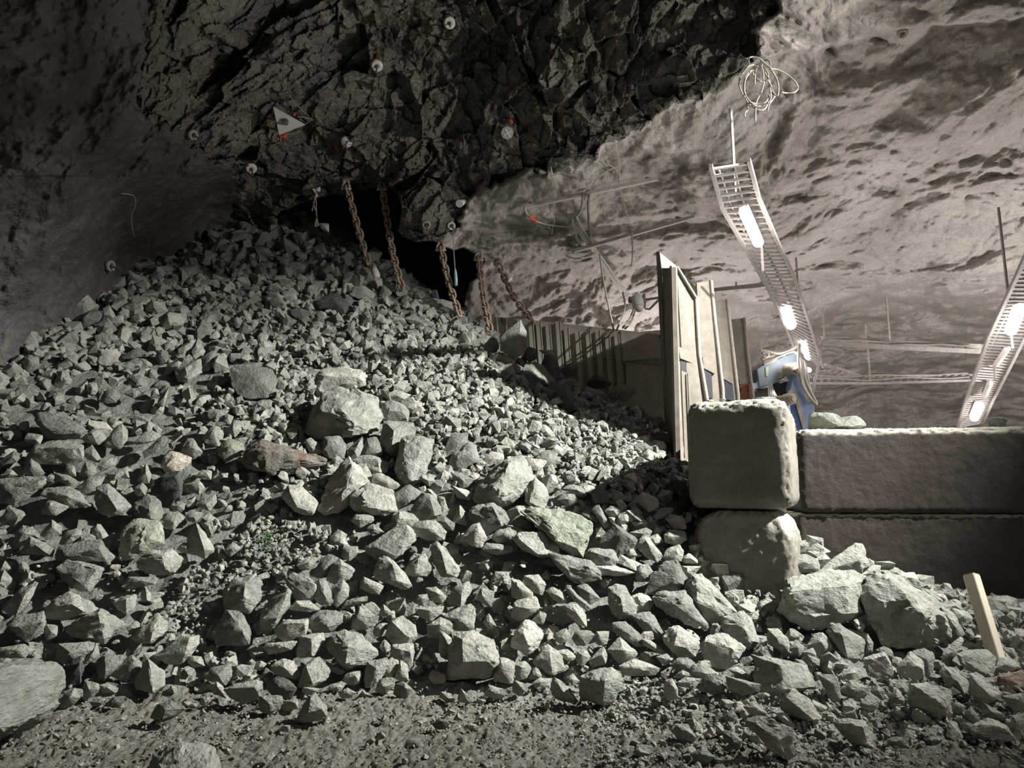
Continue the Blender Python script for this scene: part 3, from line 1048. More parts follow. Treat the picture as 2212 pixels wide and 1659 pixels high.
E3 60,620 90,580 370,560 300,640 120,680;220,600
E4 250,30 300,-20 420,0 530,60 530,140 480,210 360,220 290,110;430,160 510,80
E5 500,200 540,30 600,40 670,180 640,260 560,250;580,140
E6 650,110 750,30 800,90 800,180 700,270 660,230;740,110
E7 280,290 350,220 460,215 550,290 450,310;360,240
E8 460,370 540,310 620,300 740,330 740,400 650,480 500,490 470,450;580,380 620,440
E9 740,290 780,210 960,175 960,220 850,260;850,220
E10 820,450 850,340 900,275 1060,350 1050,410 980,460 860,465;880,340
E11 350,690 380,530 480,510 580,490 590,550 520,690 400,700;480,540 480,690
E12 620,620 690,490 860,490 1040,640 1040,680 910,780 800,790 700,740;790,610,.42 770,760,.35 900,775,.12
E13 1120,500 1180,380 1270,350 1370,430 1380,520 1310,580 1180,580;1180,400 1310,530
E14 1165,700 1180,600 1360,590 1350,770 1310,830 1190,760;1190,620 1330,650
E15 1060,620 1110,545 1165,600 1140,690;1110,610
E16 940,890 960,750 1130,710 1150,770 1070,880 1040,950 950,960;1040,800
E17 1060,860 1090,760 1180,700 1230,720 1230,800 1170,880;1120,780
E18 1200,880 1250,730 1310,770 1320,910 1240,910;1250,800
E19 1030,990 1070,890 1180,880 1190,960 1100,1030;1090,950
E20 1190,1020 1200,940 1270,910 1350,980 1300,1050 1230,1060;1300,970
E21 135,780 240,710 320,740 380,850 340,890 230,870 150,830;240,790
E22 90,960 180,870 270,890 350,970 310,1050 150,1040;190,950
E23 370,950 430,760 540,700 580,740 640,830 600,900 500,950 460,980;430,780 490,940
E24 340,1250 450,1050 510,1020 600,1130 605,1220 480,1260 370,1270;470,1060,.25 410,1220,.3 450,1180,.4 570,1150,.25
E25 400,1000 410,960 540,970 550,1010 450,1030;470,980
E26 10,1100 40,1040 220,1040 230,1100 130,1190 60,1180;120,1110 120,1180
E27 210,1150 230,1080 370,1070 360,1150 280,1170;340,1090
E28 620,980 640,940 740,910 770,950 720,1000;700,960
E29 710,1020 790,965 865,1010 840,1050 740,1060;790,1010
E30 880,1040 920,990 1020,1040 950,1050;940,1020
E31 740,900 790,840 900,820 895,930 810,950;860,860
E32 580,720 770,830 720,860 600,800;660,780
E33 1360,230 1400,165 1480,155 1510,210 1450,260;1430,190
E34 1370,280 1620,260 1600,330 1500,390 1410,350;1500,300
E35 1470,110 1560,100 1660,190 1590,240 1500,210;1570,150
E36 1660,210 1720,90 1840,50 1860,130 1780,280;1780,110 1770,270
E37 1640,350 1700,300 1850,245 1890,290 1880,440 1840,480 1720,470;1780,380
E38 1480,530 1490,430 1590,360 1720,410 1690,490 1600,540;1590,420
E39 1660,880 1680,640 1720,520 1880,490 2040,560 2090,650 2090,760 2010,860 1850,870;1780,540,.35 1790,740,.4 2050,740,.35 1990,600,.25
E40 1910,180 1950,100 2065,140 2030,270 1960,240;1950,160
E41 1580,640 1590,480 1690,540 1680,720 1600,700;1650,560
E42 2060,870 2110,710 2230,740 2260,840 2211,930 2070,910;2120,750
E43 1580,1050 1600,1000 1690,1020 1715,1090 1640,1080;1640,1040
E44 1740,1060 1770,970 1850,1060 1840,1100 1760,1090;1790,1000
E45 1970,1030 2010,940 2140,980 2150,1040 2060,1070;2030,990
E46 1060,330 1100,240 1190,330 1110,360;1110,290
E47 1010,470 1060,410 1140,410 1080,530 1020,520;1070,450
E48 1520,1280 1580,1230 1680,1270 1640,1330 1550,1320;1600,1250
E49 900,100 930,10 1100,90 1060,160 940,130;960,60
E51 1960,400 2010,320 2080,440 2000,460;2020,400
E52 1490,880 1520,810 1640,850 1640,920 1540,940;1570,860
E53 1790,1310 1850,1270 1920,1300 1920,1345;1860,1290
E54 1700,1250 1740,1180 1800,1250;1745,1220
E55 1635,1180 1670,1145 1720,1180 1670,1195;1675,1160
E56 190,1340 230,1290 300,1290 290,1350;270,1300
F1 0,180 0,30 60,40 180,150 170,180 70,210;60,100
F2 100,60 110,0 230,-10 290,80 260,160 180,140;200,50
F3 0,340 20,230 200,170 240,270 200,320 50,390;30,260 200,300
F4 160,400 240,300 300,330 270,420;240,350
F5 0,560 30,470 120,390 190,400 270,500 220,600 150,670 0,610;90,480 140,600
F6 180,750 270,620 310,600 420,690 455,790 370,860 270,830;330,700 350,840
F7 290,130 350,100 440,140 480,230 400,240;400,170
F8 465,110 490,90 610,200 690,280 640,300 520,200;560,190
F9 560,90 650,70 760,200 680,250 600,180;660,140
F10 840,230 840,110 900,80 975,90 1010,180 1075,260 1060,340 930,370 880,330;940,190 960,310
F11 1030,180 1100,150 1190,180 1220,240 1190,310 1070,310;1090,200
F12 1225,190 1280,150 1490,140 1560,220 1690,440 1670,470 1560,440 1400,350 1280,280;1480,180,.3 1440,270,.35 1340,200,.2
F13 1500,110 1560,0 1640,0 1780,130 1920,300 1830,360 1690,410 1590,260;1590,30,.25 1830,340,.2 1600,230,.3
F14 1150,160 1210,10 1310,-110 1420,-135 1500,10 1570,120 1480,140 1280,160;1420,50
F15 1050,350 1110,320 1200,310 1260,400 1305,500 1280,525 1140,480;1160,400
F16 870,480 880,410 980,400 1120,520 1140,600 1080,610 960,520;980,480
F17 1310,540 1360,450 1440,440 1590,530 1620,580 1580,690 1420,695 1340,600;1430,480 1400,600 1500,620
F18 1630,600 1690,520 1870,510 2000,620 1950,720 1850,800 1690,770;1660,570 1900,620 1800,570
F19 1810,440 1840,350 2000,310 2070,390 2130,570 2040,630 1950,570 1870,510;2000,440 2060,560
F20 830,640 930,530 1090,670 1010,740 920,760;960,640
F21 930,780 1070,720 1150,760 1280,800 1220,860 960,860;1070,780
F22 600,1020 600,870 700,820 860,800 940,860 940,950 880,1080 790,1115 620,1050;800,910,.4 790,1100,.3 620,890,.15
F23 330,980 370,880 460,940 570,1080 540,1110 370,1050;440,1000
F24 660,730 790,610 820,680 810,760 700,790;780,680
F25 520,540 560,470 680,480 710,510 640,600 560,600;600,530
F26 710,560 730,480 840,480 820,590 750,600;760,520
F27 470,270 560,240 640,340 640,440 580,420 480,330;560,320
F28 370,560 400,480 470,450 510,540 420,590;440,520
F29 370,650 480,630 570,710 500,740 400,690;470,680
F30 560,740 560,650 640,640 680,700 610,790;610,690
F31 0,880 0,760 110,740 170,800 130,880 50,900;90,790
F32 145,890 200,790 300,880 220,900;210,840
F33 175,930 240,880 340,890 330,950 220,990;250,920
F34 0,1000 20,900 100,930 110,1000 60,1040;70,950
F35 460,920 520,840 590,910 530,950;520,890
F36 1140,600 1120,540 1200,560 1340,660 1310,690;1220,610
F37 1240,700 1340,670 1380,730 1320,780;1310,710
F38 1370,770 1450,710 1540,720 1650,850 1560,870 1420,820;1470,760
F39 1390,880 1470,810 1570,860 1540,890;1470,850
F40 1420,920 1500,880 1640,890 1580,980 1470,970;1500,920
F41 1590,970 1700,850 1760,850 1850,960 1810,1010 1740,1030;1740,920
F42 1310,1050 1320,900 1380,890 1430,970 1430,1050 1350,1080;1400,960
F43 1850,870 1990,900 2140,940 2130,1010 1980,1040 1880,980;2030,930
F44 1860,810 1950,780 2090,900 1980,890;1950,830
F45 1370,1330 1440,1280 1520,1290 1590,1400 1560,1440 1450,1430;1500,1330
F46 1820,1350 1900,1340 1990,1430 1960,1500 1840,1430;1900,1400
F47 1540,1540 1640,1480 1750,1570 1700,1620 1580,1610;1640,1540
F48 1040,1530 1080,1480 1200,1540 1100,1560;1110,1520
F49 2020,1250 2140,1210 2280,1260 2440,1340 2390,1400 2420,1550 2370,1580 2240,1500 2130,1390 2050,1310;2100,1270,.1 2300,1420,.12
F50 2000,1130 2100,1080 2211,1200 2120,1210 2060,1200;2100,1140
R1 690,1350 720,1230 760,1190 960,1150 1100,1145 1170,1190 1190,1240 1190,1370 1080,1450 850,1475 740,1430;745,1265,.32 1080,1235,.36 1150,1215,.2 800,1420,.2 1090,1400,.3
R2 1180,1290 1195,1190 1230,1165 1330,1150 1400,1190 1500,1270 1640,1350 1690,1440 1680,1530 1600,1580 1400,1590 1290,1580 1220,1450;1340,1190,.25 1440,1310,.4 1560,1430,.35 1300,1330,.3
R3 920,1145 1010,1060 1120,985 1165,990 1200,1110 1160,1150 1070,1160;1150,1080
R4 740,1100 740,1060 830,1040 900,1080 920,1140 800,1155;830,1090
R5 930,1050 960,1005 1010,1010 1020,1050 960,1075;980,1030
R6 1370,1160 1480,1150 1510,1210 1480,1240 1400,1190;1460,1180
R7 1160,1170 1230,1110 1280,1110 1270,1150 1200,1190;1230,1150
R8 1640,1360 1720,1400 1790,1540 1700,1580 1690,1480;1720,1470
R9 780,990 830,975 870,1010 850,1040;830,1000
R10 735,1035 755,965 795,1010 790,1045;765,1000
G11 510,480 560,420 620,420 830,550 810,700 740,740 620,640;640,520 690,720
G12 330,600 400,510 470,490 550,590 530,680 440,710;460,570
G13 0,590 0,460 90,460 180,560 180,660 120,640;80,540
G14 825,730 920,680 1010,665 1060,800 1120,880 1040,905 880,870;860,720 1010,690
G15 1110,800 1230,660 1340,750 1340,890 1220,940 1140,880;1220,740 1330,800
G16 1240,660 1350,630 1440,690 1420,820 1370,890 1330,760;1370,720
G17 -120,700 0,710 110,760 320,780 390,950 200,980 80,1080 20,1110 -80,1000;110,780,.35 150,980,.35
G18 110,1140 140,1050 220,980 360,1070 450,1220 410,1250 290,1240 160,1180;160,1050 390,1240
G19 440,860 590,860 620,960 620,1090 550,1090 490,980;560,930
G20 630,980 700,910 860,950 860,1020 770,1080 650,1030;740,980
G21 880,1000 940,930 1010,1000 1000,1080 930,1040;950,990
G22 1030,1080 1110,970 1180,1060 1170,1110 1080,1110;1110,1040
G23 790,1120 820,1080 900,1020 970,1080 940,1150 870,1180;850,1110
G24 1220,1110 1240,940 1400,940 1570,1000 1580,1180 1560,1220 1450,1230 1330,1160;1260,950 1500,1100 1440,1090
G25 1490,840 1520,790 1600,800 1730,920 1750,1010 1720,1080 1640,1060 1560,960;1640,910 1710,1040
G26 1740,1000 1750,850 1810,840 2000,1000 1990,1080 1870,1110 1780,1060;1800,920 1930,1040
G27 1640,680 1740,640 1900,640 1970,720 1940,890 1850,860 1700,800;1900,840,.2 1660,690,.15
G28 1500,740 1520,640 1600,590 1660,530 1690,560 1640,660 1560,760;1600,640
G29 1960,800 2010,710 2080,700 2180,790 2100,830;2060,760
G30 1950,880 2030,850 2211,820 2240,980 2040,1000 1990,950;2040,870
G31 2020,1040 2211,1010 2250,1150 2130,1180;2160,1070
G32 1750,1310 1900,1230 2060,1300 2140,1420 1990,1430 1790,1400;1880,1280 2050,1320 1800,1360
G33 2090,1330 2110,1210 2211,1200 2240,1300 2211,1400 2140,1410;2150,1260
G34 1690,1210 1750,1120 1840,1250 1780,1270;1760,1190
G35 1850,1210 1870,1100 2040,1200 2040,1250;1930,1170
G36 570,1280 640,1240 820,1250 900,1370 920,1480 750,1470 640,1370;820,1300 880,1470
G37 1240,1200 1260,1150 1410,1230 1380,1280 1260,1260;1310,1200
G38 1050,1180 1080,1150 1210,1200 1190,1240 1090,1240;1120,1190
G39 1010,1430 1100,1390 1190,1400 1220,1480 1130,1470;1110,1430
G40 60,1190 150,1180 250,1320 160,1300;150,1230
G41 1590,1130 1620,1080 1720,1130 1640,1210;1650,1130
G42 190,620 250,565 330,620 270,700;260,620
G43 290,660 390,620 420,690 330,700;360,660
G44 550,760 640,730 710,780 640,810;630,760
G45 600,860 740,790 820,830 760,910 640,900;720,840
G46 930,640 1000,610 1070,640 1090,710 1030,720;1010,660
G47 840,520 860,500 910,580 900,660 840,680;870,580
G48 1660,600 1720,560 1920,640 1800,650;1780,610
G49 1390,870 1430,840 1510,870 1530,980 1440,920;1460,880
G50 2060,340 2110,300 2150,340 2140,410;2110,340
G51 1590,280 1720,310 1770,370 1700,430 1620,380;1690,350
G52 1330,100 1450,140 1520,230 1430,230;1430,180
G53 1700,480 1750,450 1790,530 1740,560;1745,500
P1 684,812 700,798 740,793 778,800 793,815 787,832 750,838 700,845 690,840;700,812 775,815
P2 500,800 510,790 545,788 585,800 597,822 590,845 575,857 540,860 515,850 503,830;560,822,.2
T3 1510,1530 1590,1500 1730,1440 1740,1560 1620,1640 1540,1630;1600,1520 1620,1620
T4 1340,1420 1400,1355 1460,1400 1440,1470 1380,1490;1390,1410
T5 690,1170 720,1050 830,1005 880,1060 860,1110 760,1180;720,1080
T6 820,1150 930,1085 1015,1190 870,1250;900,1160
T7 1050,1420 1180,1340 1280,1390 1130,1440 1070,1440;1170,1390
T8 350,1390 520,1365 530,1400 390,1440;450,1390
T9 740,1400 890,1450 830,1500 770,1480;800,1450
T10 185,1470 250,1410 340,1430 330,1520 250,1570;250,1450
T11 1740,1550 1730,1440 1830,1370 1890,1420 1880,1490 1800,1540;1810,1440
U11 525,950 600,890 700,880 760,930 800,980 760,1050 640,1010 560,1000;660,950 750,980
U12 1910,1280 1990,1240 2080,1270 2100,1340 2060,1400 1990,1400;2010,1340
U28 640,680 700,640 780,770 740,810 680,760;700,740
U29 810,880 850,820 930,810 1030,880 1010,920 880,920;930,850
U30 1060,900 1100,800 1180,870 1130,910;1110,860
U31 1080,760 1160,730 1185,800 1130,840;1140,780
U32 1280,870 1340,840 1380,920 1340,950;1340,880
U33 1400,940 1470,910 1600,930 1700,950 1810,1060 1700,1050 1560,1010;1600,970
U34 1520,1060 1560,1020 1620,1060 1580,1110;1560,1060
U35 1280,1100 1370,1050 1500,1130 1520,1160 1400,1160;1390,1110
U36 490,480 590,430 640,500 620,550 530,540;570,490
U37 540,270 630,270 630,350 560,310;590,290
W13 365,600 400,530 550,410 600,540 590,690 500,780 360,690;540,560
W14 560,920 600,830 680,810 760,850 870,980 830,1030 640,1000 590,970;650,920 780,990
W15 330,770 380,735 500,790 500,820 400,860;420,790
W16 440,850 500,815 575,860 540,910 470,910;510,860
W17 750,830 790,740 900,790 940,900 880,970 800,930;860,860
W18 930,880 1010,820 1100,860 1090,920 990,960;1030,880
W19 1190,1010 1260,915 1400,990 1420,1020 1330,1060 1230,1060;1280,970
W20 890,1150 980,1010 1060,1110 1060,1290 1000,1320;990,1130
W21 760,1040 920,1090 880,1180 790,1130;840,1100
W22 1260,1400 1340,1355 1440,1400 1360,1460;1350,1410
W23 1640,1590 1740,1575 1840,1650 1760,1680 1650,1640;1740,1610
W25 710,1420 760,1400 880,1500 850,1550 740,1490;790,1470
W26 570,750 620,660 700,680 720,760 640,810;650,730
W27 720,690 890,690 900,770 780,740;820,720
W28 1150,1100 1180,1040 1300,1080 1380,1110 1330,1160 1200,1140;1250,1100
W29 1380,1100 1480,1030 1590,1030 1650,1090 1560,1180 1440,1170;1520,1090
"""

# stones that other stones are described by
LANDMARK = {
    'B1': 'the biggest tan boulder of the heap', 'D1': 'the pale corner boulder', 'A17': 'the green-grey slab boulder', 'R1': 'the squat rounded boulder', 'R2': 'the ridged boulder by the stake',
    'B9': 'the rust-stained log-like rock', 'B26': 'the half-dark tilted boulder', 'P1': 'the flat pale slab', 'P2': 'the smooth egg-shaped boulder', 'C1': 'the wide greenish slab',
    'E12': 'the big faceted boulder', 'E39': 'the dark-sided block boulder', 'F12': 'the tilted triangular slab', 'F22': 'the pale cube-like boulder', 'G17': 'the half-dark leaning boulder', 'D3': 'the craggy slab',
    'A2': 'the long flat box-like stone', 'W13': 'the stone leaning on the steel', 'U11': 'the black rock on the slope', 'D34': 'the boulder sunk in mud', 'E24': 'the pyramid stone', 'B4': 'the whitish upright block',
    'G24': 'the thin leaning plate', 'B12': 'the leaning tan slab', 'A15': 'the knobbly cratered rock', 'W14': 'the dark wedge under the steel', 'F49': 'the flat grey flagstone', 'U33': 'the long grey slab under the chain'}
UNIQUE = {
    'B1': 'biggest boulder of the heap, tan top and black shadowed underside', 'D1': 'huge pale boulder with a vertical crease standing on the mud in the corner', 'A17': 'big green-grey slab-faced boulder low on the dark side of the heap',
    'R1': 'big squat rounded boulder with brown front beside the lower concrete block', 'R2': 'biggest boulder at the wall foot, sharp pale ridge, beside the wooden stake', 'B9': 'dark log-like rock with a rust-red patch below the biggest boulder',
    'B26': 'large tilted boulder, one half pale and one half black, above the loose slope', 'P1': 'flat pale slab resting directly above the biggest boulder', 'P2': 'smooth egg-shaped grey boulder alone among small rubble',
    'C1': 'wide greenish slab lying between the heap and the concrete blocks', 'E12': 'big many-faced grey boulder with a pale ridge near the heap foot', 'E39': 'big blocky boulder with dark side and layered front near the heap foot',
    'F12': 'dark triangular slab tilted against the lower rounded concrete block', 'F22': 'pale cube-like boulder at the edge of the muddy floor', 'G17': 'leaning boulder with a dark flat face amid the wall-foot rubble',
    'D3': 'craggy broad slab with ragged edges low on the dark side', 'A2': 'long flat box-like stone with dark front face', 'W13': 'big grey stone leaning against the ribbed steel chute wall', 'U11': 'black angular rock sitting in pale rubble on the upper slope',
    'D34': 'rounded boulder half sunk in the muddy floor nearest the viewer', 'E24': 'pyramid-shaped stone standing alone on the muddy floor', 'B4': 'whitish upright block with veined face below the biggest boulder',
    'G24': 'thin brownish plate leaning among the wall-foot rubble', 'B12': 'leaning tan slab below the rust-stained log-like rock', 'A15': 'knobbly cratered grey rock on the dark side of the heap', 'W14': 'dark smooth wedge at the shadow edge below the ribbed steel wall',
    'F49': 'flat grey flagstone lying in the gravel at the wall foot', 'U33': 'long grey slab on the crest under the third hanging chain', 'B13': 'bright white striped stone with ragged top', 'B16': 'white speckled stone lit bright above the gravel patch',
    'B21': 'pale tilted slab just below the half-dark boulders, mid slope', 'F13': 'long steep slab propped against the rounded concrete block', 'A1': 'long bark-grained slab over a dark hollow on the dark side', 'A12': 'large grey slab at the far dark edge of the heap',
    'W23': 'dark stone at the pointed tip of the brightly lit slope, beside the hopper', 'G30': 'squared stone with a brick-red face beside the stake', 'D26': 'flat diamond-shaped stone lying on the mud', 'D14': 'upright stone split between black face and pale face near the corner boulder',
    'R3': 'pale triangular slab leaning on the lower long concrete block', 'U12': 'smooth dark rounded boulder at the crest below the fourth chain', 'D17': 'tall ragged-topped block with a bright lit face', 'F14': 'dark jagged rock behind the tilted triangular slab',
    'A10': 'pinkish bright stone standing out of dark gaps', 'A9': 'green-tinted rounded stone on the dark side', 'F5': 'split pale stone with a dark notch', 'F17': 'white-grey facetted stone below the tilted triangular slab', 'F18': 'boxy stone with a flaking striped front below the rounded concrete block'}


def parse_stones():
    out = []
    for ln in STONES.strip().splitlines():
        sid, rest = ln.split(' ', 1)
        ox, oy, s = TILES[sid[0]]
        o, r = (rest.split(';') + [''])[:2]
        poly = np.array([[float(c) for c in w.split(',')] for w in o.split()]) / s + (ox, oy)
        rid = []
        for w in r.split():
            v = [float(c) for c in w.split(',')]
            rid.append((v[0] / s + ox, v[1] / s + oy, v[2] if len(v) > 2 else 0.3))
        out.append((sid, poly, rid))
    return out


def area2(p):
    x, y = p[:, 0], p[:, 1]
    return abs(0.5 * np.sum(x * np.roll(y, -1) - y * np.roll(x, -1)))


def hull_bm(pts):
    bm = bmesh.new()
    for p in pts:
        bm.verts.new(V(p))
    r = bmesh.ops.convex_hull(bm, input=bm.verts[:])
    junk = {g for g in r['geom_interior'] if isinstance(g, bmesh.types.BMVert)} | {g for g in r['geom_unused'] if isinstance(g, bmesh.types.BMVert)}
    bmesh.ops.delete(bm, geom=[v for v in junk if v.is_valid], context='VERTS')
    bmesh.ops.recalc_face_normals(bm, faces=bm.faces[:])
    return bm


def roughen(bm, size, cuts, amp, seed):
    """fracture relief on a hull: subdivide, soften the corners a little, displace"""
    if cuts > 0:
        bmesh.ops.subdivide_edges(bm, edges=bm.edges[:], cuts=cuts, use_grid_fill=True)
    for _ in range(1):
        bmesh.ops.smooth_vert(bm, verts=bm.verts[:], factor=0.35, use_axis_x=True, use_axis_y=True, use_axis_z=True)
    bm.normal_update()
    co = np.array([v.co[:] for v in bm.verts])
    no = np.array([v.normal[:] for v in bm.verts])
    q = co / size + seed * 3.17
    R = Matrix.Rotation(seed * 1.3, 3, 'X') @ Matrix.Rotation(seed * 0.7, 3, 'Z')
    ql = (q @ np.array(R)) * np.array([1.2, 1.2, 4.5])
    d = 0.55 * facets(q * 3.2, 80) + 0.5 * gnoise(q * 4.5, 81) + 0.45 * facets(ql * 1.6, 82) + 0.35 * gnoise(q * 11, 83)
    co = co + no * (d * amp * size)[:, None]
    for v, c in zip(bm.verts, co):
        v.co = c
    bm.normal_update()
    for f in bm.faces:
        f.smooth = True
    for e in bm.edges:
        e.smooth = e.calc_face_angle(0) < 0.5


SMALL = []
STONE_MAT = {'B9': M_RUSTSTONE, 'G30': M_BRICKSTONE, 'A10': M_PINKSTONE, 'A9': M_GREENSTONE, 'C1': M_GREENSTONE, 'A17': M_GREENSTONE}
for _k in ('B13', 'B16', 'F5', 'F17', 'E7', 'A36', 'B4', 'F44', 'B31', 'A22', 'D1', 'P1', 'G18', 'F22'):
    STONE_MAT[_k] = M_PALESTONE
for _k in ('A18', 'U11', 'W17', 'W19', 'W18', 'W20', 'F14', 'C6', 'C27', 'C28', 'D35', 'E22', 'W26', 'W27', 'W23', 'E48'):
    STONE_MAT[_k] = M_DARKSTONE  # dark rock; beside the chute, cast shade put into the stones' colour
SHAPE = []      # (id, polygon, centre pixel, world centre, world size) of every separate stone


def build_stones():
    data = parse_stones()
    rnd = random.Random(3)
    order = sorted(data, key=lambda d: -area2(d[1]))
    small = {d[0] for d in order[300:]}
    for sid, poly, rid in data:
        c = poly.mean(0)
        poly = c + (poly - c) * 1.09
        a = area2(poly)
        spx = math.sqrt(a)
        Yc = float(heap_hit(c[0], min(c[1], 1655.0), 11.5)[0])
        lo = poly[:, 1].max()
        if sid in ('W13', 'W29', 'W30', 'U33', 'W28'):
            Yb = float(heap_hit(c[0], lo, 11.5)[0])
            Yc = min(Yc, Yb + 0.1)
        size = spx * Yc / F
        ground = c[1] > 1480 and lo > 1500
        Yv = heap_hit(poly[:, 0], np.minimum(poly[:, 1], 1700), 99)
        if ground:
            # a stone that stands on the floor: its lower edge decides the distance
            Yb = float(heap_hit(c[0], min(lo, 1690), Yc)[0])
            Yc = Yb + 0.22 * size
            Yv = Yc + np.zeros(len(poly))
        dy = np.clip(Yv - Yc, -0.5 * size, 0.6 * size) * 0.38
        push = 0.30 * size
        Yo = Yc - push + dy
        pts = []
        front = at(poly[:, 0], poly[:, 1], Yo)
        pts += list(front)
        cen = at(c[0], c[1], Yc - push)
        # back half
        for k, p in enumerate(poly):
            q = c + (p - c) * rnd.uniform(0.70, 0.92)
            pts.append(at(q[0], q[1], Yo[k] + size * rnd.uniform(0.25, 0.45)))
            q = c + (p - c) * 0.45
            pts.append(at(q[0], q[1], Yo[k] + size * rnd.uniform(0.5, 0.65)))
        if not rid:
            rid = [(c[0] - spx * 0.06, c[1] - spx * 0.02, 0.3)]
        # local depth of the outline plane under a ridge point
        A = np.c_[np.ones(len(poly)), poly]
        coef, *_ = np.linalg.lstsq(A, Yo, rcond=None)
        for x, y, h in rid:
            pts.append(at(x, y, coef @ np.array([1, x, y]) - h * size * 1.15))
        bm = hull_bm(pts)
        cuts = int(np.clip(spx / 11, 2, 9))
        roughen(bm, size, cuts, 0.056 if sid not in ('P2', 'U12') else 0.025, (abs(hash(sid[0])) % 7) * 0 + len(SHAPE) * 0.37)
        big = spx > 85
        base = cen.copy()
        if sid in small:
            bmesh.ops.triangulate(bm, faces=bm.faces[:])
            bm.verts.index_update()
            SMALL.append((np.array([v.co[:] for v in bm.verts]), np.array([[v.index for v in f.verts] for f in bm.faces])))
            bm.free()
            SHAPE.append((sid, poly, c, cen, size, None, spx))
            continue
        o = obj('boulder' if big else 'stone', bm, STONE_MAT.get(sid, M_STONE), None, loc=base)
        SHAPE.append((sid, poly, c, cen, size, o, spx))
    # labels
    pos = {s[0]: s[2] for s in SHAPE}
    spans = {s[0]: s[6] for s in SHAPE}
    groups = {}
    for s in SHAPE:
        sid, poly, c, cen, size, o, spx = s
        if o is None:
            continue
        cat = 'boulder' if spx > 85 else 'stone'
        tag(o, None, cat, None)
        if sid in UNIQUE:
            o['label'] = UNIQUE[sid]
            continue
        best = min((k for k in LANDMARK if k in pos), key=lambda k: np.hypot(*(pos[k] - c)) - 0.4 * spans[k])
        d = c - pos[best]
        if abs(d[0]) > 1.2 * abs(d[1]):
            rel = 'block-wall side of' if d[0] > 0 else 'dark-wall side of'
        else:
            rel = 'downhill of' if d[1] > 0 else 'uphill of'
        groups.setdefault((best, rel), []).append((np.hypot(*d), s))
    word = ['nearest', 'second', 'third', 'fourth', 'fifth', 'sixth', 'seventh', 'eighth', 'ninth', 'tenth', 'eleventh', 'twelfth', 'thirteenth', 'fourteenth', 'fifteenth', 'sixteenth', 'seventeenth', 'eighteenth']
    for (lm, rel), lst in groups.items():
        lst.sort(key=lambda t: t[0])
        for i, (dd, s) in enumerate(lst):
            sid, poly, c, cen, size, o, spx = s
            w, h = np.ptp(poly[:, 0]), np.ptp(poly[:, 1])
            shp = 'long' if max(w, h) / max(min(w, h), 1) > 1.9 else 'pointed' if len(poly) <= 4 else 'blocky' if len(poly) >= 7 else 'angular'
            sz = 'large' if spx > 62 else 'mid-sized' if spx > 40 else 'small'
            o['label'] = '%s %s stone, %s on %s %s' % (sz, shp, word[min(i, 17)], rel, LANDMARK[lm]) if 'side' in rel else '%s %s grey stone, %s %s %s' % (sz, shp, word[min(i, 17)], rel, LANDMARK[lm])
            o['group'] = 'rubble stones large enough to tell apart'
    for s in SHAPE:
        if s[5] is not None:
            s[5]['group'] = 'rubble stones large enough to tell apart'


build_stones()


def base_rocks(n=28, seed=5):
    """small hulls shared by the loose rubble"""
    out = []
    r = np.random.default_rng(seed)
    for k in range(n):
        m = int(r.integers(12, 20))
        d = r.normal(size=(m, 3))
        d /= np.abs(d).max(1, keepdims=True) ** 0.7 * np.linalg.norm(d, axis=1, keepdims=True) ** 0.3
        d *= r.uniform(0.78, 1.0, (m, 1))
        d *= np.array([1.0, r.uniform(0.68, 1.0), r.uniform(0.5, 0.85)]) * 0.5
        bm = hull_bm(d)
        bmesh.ops.triangulate(bm, faces=bm.faces[:])
        bm.verts.ensure_lookup_table()
        bm.verts.index_update()
        v = np.array([q.co[:] for q in bm.verts])
        f = np.array([[q.index for q in t.verts] for t in bm.faces])
        bm.free()
        out.append((v, f))
    return out


ROCKS = base_rocks()


def scatter_mesh(name, cen, size, tone, mat, extra=None, seed=3, flat=1.0):
    """many loose pieces joined into one mesh"""
    r = np.random.default_rng(seed)
    n = len(cen)
    kind = r.integers(0, len(ROCKS), n)
    q = r.normal(size=(n, 4))
    q /= np.linalg.norm(q, axis=1, keepdims=True)
    w, x, y, z = q.T
    R = np.stack([1 - 2 * (y * y + z * z), 2 * (x * y - z * w), 2 * (x * z + y * w), 2 * (x * y + z * w), 1 - 2 * (x * x + z * z), 2 * (y * z - x * w), 2 * (x * z - y * w), 2 * (y * z + x * w), 1 - 2 * (x * x + y * y)], -1).reshape(n, 3, 3)
    VV, FF, TT = [], [], []
    off = 0
    if extra is not None:
        VV.append(extra[0])
        FF.append(extra[1])
        TT.append(extra[2])
        off = len(extra[0])
    for k, (v, f) in enumerate(ROCKS):
        m = np.where(kind == k)[0]
        if not len(m):
            continue
        vv = np.einsum('nij,vj->nvi', R[m], v) * size[m][:, None, None]
        vv[..., 2] *= flat
        vv += cen[m][:, None, :]
        ff = f[None] + (off + np.arange(len(m)) * len(v))[:, None, None]
        VV.append(vv.reshape(-1, 3))
        FF.append(ff.reshape(-1, 3))
        TT.append(np.repeat(tone[m], len(v)))
        off += len(m) * len(v)
    VV, FF, TT = np.concatenate(VV), np.concatenate(FF), np.concatenate(TT)
    me = np_mesh(name, VV, FF, False)
    at_ = me.attributes.new('tone', 'FLOAT', 'POINT')
    at_.data.foreach_set('value', TT.astype(np.float32))
    me.materials.append(mat)
    o = bpy.data.objects.new(name, me)
    COL.objects.link(o)
    return o


